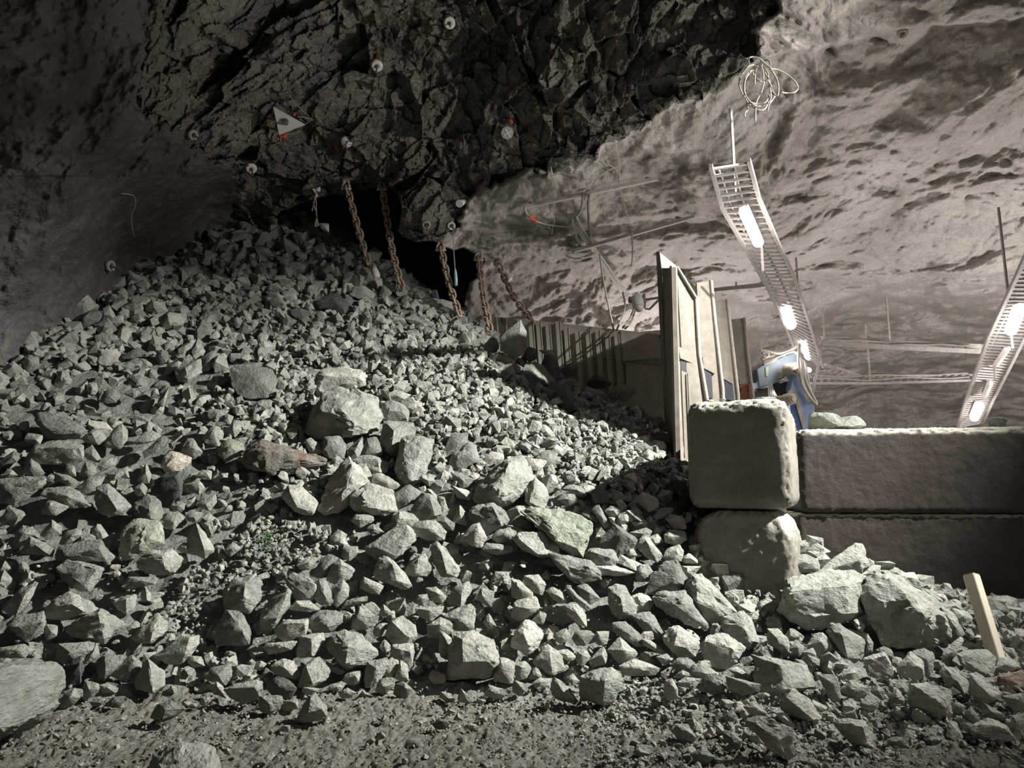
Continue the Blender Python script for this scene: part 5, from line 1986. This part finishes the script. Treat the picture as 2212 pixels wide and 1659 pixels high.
bolt_plate(1193, 441, 8, 'concrete-covered bolt plate behind the upper cable rail', 'dome', False, M_SHOT)
# bolt stub on the contact between bare rock and sprayed concrete
st = thing('rock_bolt', 'pale bolt stub casting a long shadow on the sprayed concrete edge', 'rock bolt', cave_at(997, 437, 0.1), 'round rock bolt plates on the rock')
bm = bmesh.new()
c0 = cave_at(1003, 434, 0.0)
add_tube(bm, [c0, cave_at(999, 437, 0.22), cave_at(992, 440, 0.42)], [0.035, 0.05, 0.07], 10)
obj('bolt', bm, M_PLATE, st)

# triangular plate
tri = [(590, 230), (660, 269), (603, 291)]
base3 = [cave_at(x, y, 0.30) for x, y in tri]
dmean = min(np.linalg.norm(cave_at(x, y, 0) - CAM) for x in (590, 603, 618, 635, 660) for y in (230, 250, 270, 291)) + 0.02
base3 = []
for (x, y), off in zip(tri, (0.12, -0.12, -0.02)):
    d = ray(x, y)
    d = d / np.linalg.norm(d)
    base3.append(CAM + d * (dmean - 0.15 + off))
tp = thing('rock_bolt', 'white triangular bolt plate on the bare rock brow', 'rock bolt', np.mean(base3, 0))
bm = bmesh.new()
add_plate(bm, base3, 0.012)
bmesh.ops.recalc_face_normals(bm, faces=bm.faces[:])
obj('plate', bm, M_WHITE, tp)
c3 = np.mean(base3, 0)
n3 = np.cross(base3[1] - base3[0], base3[2] - base3[0])
n3 /= np.linalg.norm(n3)
if n3 @ (CAM - c3) < 0:
    n3 = -n3
bm = bmesh.new()
add_lathe(bm, c3, n3, [(0.05, -0.02), (0.05, 0.05), (0.03, 0.06)], 6)
add_tube(bm, [c3 - n3 * 0.5, c3 + n3 * 0.16 + np.array([0.02, 0, -0.05])], 0.022, 8)
obj('bolt', bm, M_BOLT, tp)


def paint_mark(label, strokes, wpx):
    """strokes sprayed on the rock, thin raised ribbons that follow the surface"""
    bm = bmesh.new()
    for s in strokes:
        pts = [cave_at(x, y, 0.05) for x, y in s]
        r = wpx * np.linalg.norm(pts[0] - CAM) / F / 2
        add_tube(bm, pts, r, 6)
    o = obj('paint_mark', bm, M_RED, None, loc=cave_at(*strokes[0][0], 0.05))
    tag(o, label, 'paint mark', 'red marks sprayed on the rock')


paint_mark('red scribble just under the white triangular plate', [[(604, 291), (608, 298), (604, 303)], [(612, 290), (614, 300)], [(619, 289), (616, 296), (621, 299)], [(606, 296), (620, 293)]], 3)
paint_mark('orange-red dot above the triangular plate', [[(633, 247), (637, 248)]], 6)
paint_mark('red strokes beside the shiny round bolt plate', [[(722, 308), (724, 315), (729, 321)], [(733, 322), (745, 318)]], 3)
paint_mark('thin red arc over the round plate with a long bolt', [[(797, 135), (806, 127), (818, 130), (824, 136)]], 2)
paint_mark('red patch above the eight-sided bolt plate', [[(1102, 259), (1106, 264), (1102, 268)]], 6)

# ------------------------------------------------------------------ strings and loose wires


def wire(name, label, cat, pts, wpx, mat, group=None, knots=None, n=8):
    P = spline([np.asarray(p, float) for p in pts], n)
    d = np.mean([np.linalg.norm(p - CAM) for p in P])
    bm = bmesh.new()
    add_tube(bm, P, wpx * d / F / 2, 6)
    o = obj(name, bm, mat, None, loc=P[0])
    tag(o, label, cat, group)
    return o


def cv(pts, lift=0.12):
    return [cave_at(x, y, lift) for x, y in pts]


tagt = thing('tag_string', 'white tag on frayed string hanging at the heap crest', 'string', at(684, 410, 12.6))
bm = bmesh.new()
add_plate(bm, [at(675, 408, 12.6), at(680, 407, 12.6), at(687, 424, 12.6), at(684, 425, 12.6)], 0.02)
obj('tag', bm, M_WHITE, tagt)
for pts in ([(682, 416), (680, 430), (675, 450)], [(677, 440), (674, 455)], [(676, 436), (682, 455)], [(682, 418), (683, 445), (684, 470)], [(684, 468), (680, 490)], [(684, 468), (688, 488)], [(684, 468), (684, 490)]):
    bm = bmesh.new()
    add_tube(bm, spline([at(x, y, 12.6) for x, y in pts], 6), 0.010, 5)
    obj('strand', bm, M_CABLE, tagt)
bm = bmesh.new()
add_lathe(bm, at(686, 411, 12.65), (0.5, -0.6, 0.2), [(0.03, 0), (0.05, 0.03), (0.02, 0.09)], 8)
obj('bolt', bm, M_PLATE, tagt)

ts = thing('tassel_string', 'white string with a blue-green tassel between third and fourth chains', 'string', at(978, 492, 12.2))
bm = bmesh.new()
add_tube(bm, [at(979, 495, 12.2), at(980, 540, 12.2), at(983, 582, 12.2)], 0.009, 5)
obj('strand', bm, M_CABLE, ts)
bm = bmesh.new()
add_tube(bm, [at(983, 580, 12.2), at(984, 590, 12.2), at(985, 604, 12.2), at(985, 617, 12.2)], [0.012, 0.025, 0.030, 0.028], 8)
obj('tassel', bm, M_TASSEL, ts)

wire('loose_wire', 'thin looped wire hanging on the dark wall beside the heap', 'wire', cv([(262, 418), (280, 420), (290, 425), (292, 445), (284, 465), (286, 495), (291, 512)]), 2, M_CABLE, n=6)
wire('loose_wire', 'long thin wire hanging over the upper cable rail end', 'wire', cv([(1190, 360), (1192, 395), (1187, 415), (1195, 445), (1197, 475), (1191, 506)]), 2.2, M_CABLE)
wire('loose_wire', 'short curled wire at the upper cable rail', 'wire', cv([(1191, 365), (1196, 390), (1204, 418)]), 2, M_CABLE)
wire('loose_wire', 'thin straight wire crossing both cable rails', 'wire', cv([(1329, 302), (1337, 360), (1340, 410), (1352, 455), (1362, 487)]), 2, M_CABLE)
wire('loose_wire', 'pale strap hanging below the lower cable rail', 'wire', [at(1364, 497, 11.8), at(1367, 540, 11.8), at(1365, 575, 11.8)], 4, M_CABLE)
wire('loose_wire', 'curved wire rising from the upper cable rail to the rock', 'wire', cv([(1280, 405), (1290, 385), (1310, 370), (1335, 360)]), 2.4, M_CABLE)
wire('loose_wire', 'hooked wire end above the upper cable rail', 'wire', cv([(1310, 345), (1315, 355), (1328, 364), (1340, 378)]), 2.2, M_CABLE)
wire('loose_wire', 'slanting thin wire above the white triangular plate', 'wire', cv([(619, 198), (640, 225), (668, 252)], 0.3), 2, M_CABLED)
wire('loose_wire', 'thin wire from the triangular plate corner to the rock', 'wire', cv([(642, 252), (660, 254), (672, 258), (660, 268)], 0.3), 2, M_CABLED)
wire('loose_wire', 'fine hair wire near the top of the pale vault', 'wire', cv([(1812, 0), (1815, 12), (1820, 27)]), 1.5, M_CABLE)

# coil of cable hanging on the rock edge
coil = thing('cable_coil', 'coil of pale cable hanging from the lip of the sprayed concrete', 'cable', at(1640, 130, 8.2))


def k8(pts):
    return [(x / 5.53 + 1500, y / 5.53) for x, y in pts]


loops = [
    [(720, 770), (640, 800), (560, 900), (535, 1000), (570, 1110), (640, 1200), (700, 1250), (800, 1270), (900, 1230), (960, 1150)],
    [(740, 780), (660, 850), (600, 950), (590, 1080), (640, 1230), (760, 1310), (840, 1300), (900, 1180), (905, 1060)],
    [(760, 790), (690, 840), (610, 950), (600, 1100), (660, 1210), (750, 1240), (850, 1220), (900, 1130)],
    [(820, 760), (900, 820), (980, 940), (1005, 1050), (990, 1150), (940, 1100), (910, 1010), (870, 950)],
    [(900, 800), (960, 900), (1000, 1010), (995, 1120), (960, 1160)],
    [(690, 850), (720, 920), (780, 970), (840, 980), (880, 930), (870, 860), (820, 800)],
    [(790, 730), (900, 815), (1000, 835), (1130, 910), (1220, 1000), (1235, 1060), (1190, 1105), (1100, 1112), (1040, 1100)],
    [(650, 690), (700, 680), (780, 700), (850, 760), (920, 820)],
    [(570, 700), (640, 700)],
    [(650, 690), (650, 770)],
    [(800, 790), (830, 730), (880, 720), (910, 770), (900, 810)],
    [(830, 980), (800, 1100), (740, 1220), (730, 1330), (728, 1450)],
    [(630, 1230), (635, 1310), (605, 1350), (600, 1395)],
    [(905, 1060), (910, 1180), (870, 1330)],
    [(745, 800), (725, 880), (720, 1010)],
    [(800, 790), (820, 860), (825, 960)],
    [(840, 850), (860, 900), (900, 980), (910, 1080), (960, 1140)],
]
rc = random.Random(8)
for lp in loops:
    bm = bmesh.new()
    yy = 8.2 + rc.uniform(-0.12, 0.12)
    add_tube(bm, spline([at(x, y, yy + rc.uniform(-0.04, 0.04)) for x, y in k8(lp)], 6), 0.0092, 6)
    obj('loop', bm, M_COIL, coil)

# ------------------------------------------------------------------ cable rails with the hanging cable bundle


def cable_rail(label, a, b, posts):
    root = thing('cable_rail', label, 'rail', a, 'steel cable rails on the sprayed concrete')
    bar('rail', a, b, 0.075, 0.06, M_GALV, root)
    for k, t in enumerate(posts):
        p = a + (b - a) * t
        bm = bmesh.new()
        q = p + np.array([0, 0.05, 0.03])
        add_tube(bm, [q, q + np.array([0.0, 0.32, 0.16])], 0.04, 8)
        obj('stand_off', bm, M_GALV, root)
    return root


rA0, rA1 = cave_at(1133, 447, 0.55), cave_at(1421, 386, 0.42)
cable_rail('upper slanting steel cable rail on the sprayed concrete', rA0, rA1, (0.05, 0.49, 0.95))
rB0, rB1 = cave_at(1241, 542, 0.65), cave_at(1500, 468, 0.45)
cable_rail('lower slanting steel cable rail with a shadow below it', rB0, rB1, (0.06, 0.5, 0.9))
bnd = thing('cable_bundle', 'bundle of pale cables strung between the two slanting rails', 'cable', cave_at(1262, 420, 0.5))


def q5(pts):
    return [(x / 3.016 + 1080, y / 3.016 + 350) for x, y in pts]


cabs = [
    ([(545, 210), (530, 300), (490, 340), (470, 370), (540, 470), (600, 560), (700, 690), (815, 840)], M_CABLE, 0.022),
    ([(560, 220), (520, 330), (500, 360), (550, 450), (610, 560), (690, 690), (800, 850)], M_CABLE, 0.022),
    ([(470, 360), (480, 420), (530, 480), (590, 560), (680, 690), (790, 850)], M_CABLE, 0.020),
    ([(480, 420), (500, 500), (520, 525), (550, 510)], M_CABLE, 0.018),
    ([(490, 380), (560, 470), (620, 560), (720, 700), (810, 830)], M_CABLE, 0.020),
    ([(470, 430), (500, 440), (540, 510), (520, 520), (490, 480)], M_CABLE, 0.016),
    ([(580, 210), (575, 300), (580, 400), (590, 490)], M_CABLED, 0.022),
    ([(560, 210), (540, 270), (530, 330)], M_CABLED, 0.02),
    ([(470, 590), (540, 620), (610, 600), (650, 560)], M_CABLE, 0.016),
    ([(430, 610), (500, 630), (590, 600), (640, 570)], M_CABLED, 0.014),
]
for pts, m, r in cabs:
    bm = bmesh.new()
    add_tube(bm, spline([cave_at(x, y, 0.55) for x, y in q5(pts)], 5), r, 6)
    obj('cable', bm, m, bnd)
for pts, ys in (([(650, 600), (670, 750), (710, 950), (740, 1090)], (12.0, 11.9, 11.8, 11.7)), ([(800, 850), (815, 930), (800, 1000), (760, 1095)], (12.6, 12.3, 12.0, 11.75)),
                ([(870, 960), (840, 1030), (800, 1080)], (12.6, 12.2, 11.8)), ([(880, 970), (850, 1050), (815, 1085)], (12.6, 12.2, 11.8))):
    bm = bmesh.new()
    add_tube(bm, spline([at(x, y, Y) for (x, y), Y in zip(q5(pts), ys)], 6), 0.017, 6)
    obj('cable', bm, M_CABLE, bnd)
wire('loose_cable', 'drooping cable with a red sleeve at the upper rail end', 'cable', [cave_at(x, y, 0.5) for x, y in [(1133, 449), (1140, 463), (1160, 478), (1195, 487), (1234, 491)]], 3.5, M_CABLE)
bm = bmesh.new()
add_tube(bm, spline([cave_at(x, y, 0.5) for x, y in [(1143, 466), (1150, 472), (1160, 478)]], 5), 0.024, 8)
tag(obj('cable_sleeve', bm, M_RED, None, loc=cave_at(1150, 472, 0.5)), 'red sleeve on the drooping cable', 'sleeve')

# dome camera beside the hopper wall
camd = thing('dome_camera', 'white dome surveillance camera on a bracket beside the hopper wall', 'camera', at(1378, 655, 12.3))
cc = at(1378, 655, 12.3)
k = 12.3 / F
bm = bmesh.new()
add_lathe(bm, cc, (0.12, -0.2, -1), [(0.05, -0.16), (0.09, -0.14), (0.105, -0.06), (0.105, 0.07), (0.085, 0.085)], 16)
for f in bm.faces:
    f.smooth = True
obj('housing', bm, M_WHITE, camd)
bm = bmesh.new()
add_lathe(bm, cc + np.array([0.01, -0.02, -0.08]), (0.12, -0.2, -1), [(0.085, 0.0), (0.075, 0.04), (0.05, 0.075), (0.01, 0.09)], 14)
for f in bm.faces:
    f.smooth = True
obj('dome', bm, M_UNLIT, camd)
bm = bmesh.new()
add_box(bm, at(1391, 650, 12.35), (0.05, 0.08, 0.26))
bmesh.ops.bevel(bm, geom=bm.edges[:], offset=0.01, segments=1, affect='EDGES')
obj('back_box', bm, M_GALV, camd)
bm = bmesh.new()
add_lathe(bm, at(1366, 648, 12.35), (-1, -0.2, 0), [(0.06, 0), (0.06, 0.06), (0.03, 0.07)], 10)
obj('cable_gland', bm, M_CABLED, camd)
bar('bracket', at(1394, 648, 12.4), at(1430, 642, 12.0), 0.04, 0.04, M_GALV, camd)
bar('bracket', at(1394, 667, 12.4), at(1404, 668, 12.3), 0.03, 0.03, M_GALV, camd)
bar('bracket', at(1403, 668, 12.3), at(1422, 649, 12.1), 0.03, 0.03, M_GALV, camd)

# ------------------------------------------------------------------ cable ladders with lamps


def ladder(label, left, right, rungs, rail_w=0.05, rail_h=0.07, hang=(), wires=2, rung_w=0.045):
    """left, right: matching lists of (px, py, Y) along both rails; rungs: share positions"""
    Lp, Rp = [at(*p) for p in left], [at(*p) for p in right]
    root = thing('cable_ladder', label, 'cable tray', (Lp[0] + Rp[0]) / 2)
    for a, b in zip(Lp, Lp[1:]):
        bar('side_rail', a, b, rail_w, rail_h, M_GALV, root)
    for a, b in zip(Rp, Rp[1:]):
        bar('side_rail', a, b, rail_w, rail_h, M_GALV, root)

    def along(P, t):
        seg = [0.0]
        for a, b in zip(P, P[1:]):
            seg.append(seg[-1] + float(np.linalg.norm(b - a)))
        d = t * seg[-1]
        i = min(max(int(np.searchsorted(seg, d)) - 1, 0), len(P) - 2)
        return P[i] + (P[i + 1] - P[i]) * ((d - seg[i]) / (seg[i + 1] - seg[i]))
    for k in range(rungs):
        t = (k + 0.5) / rungs
        bar('rung', along(Lp, t), along(Rp, t), rung_w, 0.03, M_GALV, root)
    for w in range(wires):
        s = (w + 1) / (wires + 1) + (0.12 if w % 2 else -0.05)
        bm = bmesh.new()
        pts = [along(Lp, t) * (1 - s) + along(Rp, t) * s + np.array([0.02 * math.sin(9 * t + w), 0, 0.04 + 0.02 * math.sin(13 * t + 2 * w)]) for t in np.linspace(0.02, 0.98, 24)]
        add_tube(bm, pts, 0.016, 5)
        obj('cable', bm, M_CABLE, root)
    for t, s, h in hang:
        p = along(Lp, t) * (1 - s) + along(Rp, t) * s
        bar('hanger_rod', p, p + np.array([0.0, 0.0, h]), 0.03, 0.03, M_GALV, root, (0, 1, 0))
    return root


ladder('wide near cable ladder carrying the lit lamps above the hopper wall',
       [(1535, 358, 8.4), (1560, 448, 9.3), (1613, 540, 10.4), (1658, 620, 11.8), (1692, 690, 13.2), (1716, 750, 14.6)],
       [(1617, 345, 8.4), (1640, 430, 9.3), (1682, 528, 10.4), (1716, 600, 11.8), (1745, 690, 13.2), (1780, 800, 15.2)], 46, wires=4, hang=((0.03, 0.55, 0.9), (0.12, 0.4, 1.2), (0.6, 0.9, 0.8)))
ladder('far sloping cable ladder with lamps, running down behind the long concrete block',
       [(2222, 540, 9.0), (2190, 610, 9.8), (2137, 725, 11.4), (2108, 805, 12.8), (2085, 870, 14.2), (2068, 925, 15.6)],
       [(2330, 540, 9.0), (2290, 610, 9.8), (2212, 730, 11.4), (2172, 810, 12.8), (2144, 865, 14.2), (2122, 915, 15.6)], 60, wires=3, hang=((0.2, 0.1, 1.5),))
ladder('thin dusty cable ladder bridging the two lamp ladders, upper one',
       [(1768, 740, 14.0), (1920, 750, 13.8), (2126, 760, 13.4)], [(1768, 731, 14.5), (1920, 739, 14.3), (2126, 749, 13.9)], 14, rail_w=0.035, rail_h=0.09, wires=5, hang=((0.45, 0.5, 1.0), (0.04, 0.5, 0.7)))
ladder('level cable ladder bridging the two lamp ladders, lower one',
       [(1752, 828, 14.6), (1900, 828, 14.6), (2100, 822, 14.4)], [(1752, 814, 15.0), (1900, 813, 15.0), (2100, 810, 14.8)], 22, rail_w=0.035, rail_h=0.05, wires=2, hang=((0.38, 0.5, 1.2),))
ladder('short cable ladder branch behind the blue breaker boom',
       [(1745, 812, 14.9), (1790, 815, 15.4), (1850, 817, 16.0)], [(1782, 788, 15.2), (1815, 798, 15.6), (1860, 813, 16.2)], 7, wires=1)
ladder('dusty cable ladder end behind the hopper wall',
       [(1642, 768, 14.8), (1680, 757, 14.8), (1715, 752, 14.8)], [(1642, 757, 15.2), (1680, 747, 15.2), (1712, 744, 15.2)], 6, wires=2)
rb = thing('cable_rail', 'straight steel rail from the hopper wall to the near ladder', 'rail', at(1540, 628, 12.5), 'steel cable rails on the sprayed concrete')
bar('rail', at(1540, 627, 12.6), at(1650, 615, 11.9), 0.05, 0.07, M_GALV, rb)
bar('stand_off', at(1590, 622, 12.3), at(1590, 610, 12.6), 0.03, 0.03, M_GALV, rb)
wire('brace_rod', 'pale steel brace rod leaning beside the breaker arm', 'rod', [at(1776, 742, 13.6), at(1755, 852, 13.4)], 4.5, M_GALV)


def tube_lamp(label, a, b, rpx, lit=True, rod=None, power=120):
    """a capsule-shaped tunnel lamp under a ladder; a, b: (px, py, Y) of its ends"""
    A, B = at(*a), at(*b)
    mid = (A + B) / 2
    root = thing('tunnel_lamp', label, 'lamp', mid, 'tube lamps on the cable ladders')
    d = (B - A) / np.linalg.norm(B - A)
    r = rpx * mid[1] / F
    n = 9
    bm = bmesh.new()
    pts = [A + d * (r * (1 - math.cos(t))) for t in np.linspace(0.15, math.pi / 2, 5)] + [B - d * (r * (1 - math.cos(t))) for t in np.linspace(math.pi / 2, 0.15, 5)]
    rad = [r * math.sin(t) for t in np.linspace(0.15, math.pi / 2, 5)] + [r * math.sin(t) for t in np.linspace(math.pi / 2, 0.15, 5)]
    add_tube(bm, pts, rad, 12)
    obj('diffuser', bm, M_LIT if lit else M_UNLIT, root)
    up = np.array([0, 0.02, r * 0.95])
    bar('housing', A + d * r * 0.4 + up, B - d * r * 0.4 + up, r * 1.7, r * 0.5, M_GALV, root)
    if rod:
        bar('rod', at(*rod[0]), at(*rod[1]), 0.035, 0.035, M_GALV, root)
    if lit and power > 10:
        l = lamp('lamp_light', 'POINT', (0, 0, 0), power, (1.0, 0.95, 0.93), 0.12)
        l.parent = root
        l.location = V(np.array([0, -0.15, -r - 0.75]))
    return root


tube_lamp('nearest and longest lit tube lamp under the wide near ladder', (1606, 452, 9.1), (1640, 528, 10.1), 12.5, True, ((1645, 533, 9.9), (1648, 585, 10.1)), 50)
tube_lamp('lit tube lamp half way down the wide near ladder', (1695, 660, 12.6), (1710, 706, 13.4), 11.5, True, None, 22)
tube_lamp('lit tube lamp above the blue breaker boom', (1733, 728, 14.0), (1749, 772, 15.0), 10.5, True, None, 6)
tube_lamp('lit tube lamp high on the far ladder at the edge of view', (2205, 662, 10.3), (2182, 718, 11.2), 12.5, True, ((2184, 722, 11.0), (2188, 752, 11.2)), 90)
tube_lamp('lit tube lamp at the lower end of the far ladder', (2117, 874, 14.0), (2104, 904, 14.8), 9.5, True, None, 50)
tube_lamp('upper unlit tube lamp on the far ladder', (2177, 750, 11.7), (2150, 788, 12.4), 7.0, False, ((2148, 790, 12.4), (2149, 820, 12.6)))
tube_lamp('lower unlit tube lamp on the far ladder', (2139, 826, 13.0), (2127, 855, 13.6), 6.0, False)
tube_lamp('small round lit lamp right beside the breaker hoses', (1744, 797, 15.6), (1750, 801, 15.7), 5.5, True, None, 2)
tube_lamp('small bright lamp under the blue breaker boom', (1674, 842, 13.9), (1681, 850, 13.9), 7.5, True, None, 3)

# ------------------------------------------------------------------ rock breaker
brk = thing('rock_breaker', 'blue hydraulic rock breaker arm with hoses behind the concrete blocks', 'breaker', at(1720, 930, 13.2))


def c6(pts, Y):
    return [(x / 7.373 + 1560, y / 7.373 + 700, Y) for x, y in pts]


plate('boom', c6([(560, 720), (680, 645), (1130, 465), (1235, 500), (1265, 620), (1200, 740), (1090, 800), (1000, 850), (860, 930), (600, 1000)], 13.3), 0.5, M_PALEB, brk)
plate('dipper_arm', c6([(1120, 900), (1120, 650), (1180, 620), (1240, 700), (1262, 900), (1290, 1080), (1360, 1220), (1470, 1290), (1480, 1620), (1300, 1700), (1215, 1600), (1195, 1180), (1090, 1030)], 12.95), 0.4, M_BLUE, brk)
plate('dipper_side', c6([(1080, 1290), (1160, 1270), (1220, 1420), (1290, 1660), (1200, 1700), (1100, 1500)], 12.92), 0.2, M_BLUED, brk)
plate('dipper_web', c6([(1160, 1100), (1200, 1120), (1330, 1660), (1290, 1670), (1180, 1300)], 12.9), 0.1, M_TAN, brk)


def drum(name, x, y, Y, r, w, mat, axis=(0.35, -1, -0.1)):
    bm = bmesh.new()
    c = at(x / 7.373 + 1560, y / 7.373 + 700, Y)
    rr = r / 7.373 * Y / F
    add_lathe(bm, c, axis, [(rr * 0.3, -w), (rr, -w), (rr, w * 0.4), (rr * 0.8, w * 0.55), (rr * 0.62, w * 0.5), (rr * 0.5, w * 0.7), (rr * 0.2, w * 0.72)], 24)
    return obj(name, bm, mat, brk)


drum('pivot_drum', 1130, 720, 12.95, 105, 0.16, M_TAN)
drum('pivot_cap', 1195, 735, 12.8, 45, 0.08, M_TAN)
drum('pivot_drum', 1085, 1195, 12.7, 85, 0.14, M_TAN)
drum('pivot_drum', 985, 1200, 12.95, 65, 0.16, M_TAN)
plate('link_plate', c6([(1070, 1060), (1105, 1040), (1180, 1130), (1170, 1250), (1090, 1280), (1010, 1230)], 12.74), 0.06, M_TAN, brk)
plate('shadow_bracket', c6([(860, 930), (960, 900), (1120, 870), (1130, 1000), (1060, 1080), (960, 1150), (900, 1060)], 13.2), 0.2, M_BLACK, brk)  # black plate put in for the shadow under the boom
plate('broken_edge', c6([(920, 945), (930, 920), (1000, 900), (1010, 830), (1040, 880), (1115, 880), (1100, 905), (1010, 915)], 13.15), 0.03, M_WHITE, brk)
plate('rust_spot', c6([(890, 770), (970, 740), (975, 860), (890, 860)], 13.28), 0.02, M_TAN, brk)
plate('paint_strip', c6([(690, 690), (740, 670), (735, 830), (700, 835)], 13.28), 0.02, mat_simple('green_paint', (0.40, 0.52, 0.33), 0.6), brk)
for pts, Y in (([(600, 420), (700, 430), (880, 470), (1000, 450), (1110, 400), (1240, 310)], 13.1), ([(620, 560), (760, 520), (900, 490), (1080, 430), (1230, 330)], 13.15), ([(640, 600), (780, 560), (920, 510), (1110, 440), (1180, 460), (1270, 560), (1300, 760), (1330, 900), (1420, 1100), (1510, 1270)], 12.9),
               ([(650, 650), (800, 590), (900, 520), (1000, 490)], 13.1), ([(1240, 330), (1215, 480), (1220, 650), (1250, 850), (1290, 1000), (1400, 1180), (1510, 1290)], 12.8), ([(1230, 500), (1270, 700), (1280, 900), (1330, 1050), (1440, 1230)], 12.85),
               ([(1290, 570), (1330, 680), (1370, 900), (1410, 1080)], 13.0), ([(640, 470), (680, 450), (740, 480), (700, 530), (650, 520)], 13.1)):
    bm = bmesh.new()
    add_tube(bm, spline([at(*p) for p in c6(pts, Y)], 6), 0.024, 6)
    obj('hose', bm, M_CABLE if len(pts) != 8 else M_CABLED, brk)

# small things glimpsed below the boom
gb = thing('site_sign', 'white sign board with blue mark behind the hopper wall', 'sign', at(1638, 842, 13.6))
plate('board', [(1631, 832, 13.6), (1652, 835, 13.6), (1645, 850, 13.6), (1629, 848, 13.6)], 0.02, M_WHITE, gb)
plate('mark', [(1642, 840, 13.58), (1648, 842, 13.58), (1645, 847, 13.58), (1636, 842, 13.58)], 0.01, M_BLUED, gb)
tag(plate('metal_bin', [(1629, 847, 13.5), (1658, 837, 13.5), (1660, 880, 13.5), (1629, 880, 13.5)], 0.4, M_STEELD, None), 'grey metal bin below the white sign board', 'bin')
pan = thing('corrugated_panel', 'pale corrugated panel between the sign board and the breaker', 'panel', at(1668, 850, 14.0))
for k in range(5):
    x = 1659 + k * 4.0
    bm = bmesh.new()
    add_tube(bm, [at(x, 834, 14.0), at(x + 3, 875, 14.0)], 0.018, 6)
    obj('rib', bm, M_GALV, pan)
plate('sheet', [(1657, 834, 14.02), (1678, 832, 14.02), (1682, 880, 14.02), (1660, 880, 14.02)], 0.02, M_GALV, pan)
rbx = thing('red_steel_bracket', 'rusty red steel bracket at the far foot of the hopper wall', 'bracket', at(1612, 850, 12.2))
plate('web', [(1601, 838, 12.3), (1617, 829, 12.3), (1619, 862, 12.3), (1600, 862, 12.3)], 0.05, M_ORANGE, rbx)
plate('flange', [(1617, 829, 12.25), (1621, 831, 12.25), (1623, 866, 12.25), (1619, 866, 12.25)], 0.08, M_ORANGE, rbx)
plate('flange', [(1596, 830, 12.28), (1617, 828, 12.28), (1617, 832, 12.28), (1597, 840, 12.28)], 0.08, M_ORANGE, rbx)

# ------------------------------------------------------------------ wooden stake
sb = at(2152, 1420, float(heap_hit(2152, 1425, 6.1)[0]) + 0.05)
stt = at(2098, 1243, sb[1] + 0.25)
stake = thing('wooden_stake', 'pale square wooden stake leaning in the rubble before the long blocks', 'stake', sb)
dirv = (stt - sb) / np.linalg.norm(stt - sb)
bm = bmesh.new()
w = 0.098
Rz = Matrix.Rotation(math.radians(28), 3, Vector(dirv))
Rm = (Rz @ frame_z(V(dirv), (0, -1, 0))).to_4x4()
L = float(np.linalg.norm(stt - sb))
r = bmesh.ops.create_cube(bm, size=1.0, matrix=Matrix.Translation(V(sb - dirv * 0.18 + dirv * (L + 0.18) / 2)) @ Rm @ Matrix.Diagonal((w, w, L + 0.18, 1)))
bmesh.ops.bevel(bm, geom=bm.edges[:], offset=0.006, segments=1, affect='EDGES')
obj('post', bm, M_WOOD, stake)
bm = bmesh.new()
bmesh.ops.create_cube(bm, size=1.0, matrix=Matrix.Translation(V(stt + dirv * 0.003)) @ Rm @ Matrix.Diagonal((w * 0.9, w * 0.9, 0.012, 1)))
obj('cut_end', bm, M_TAN, stake)
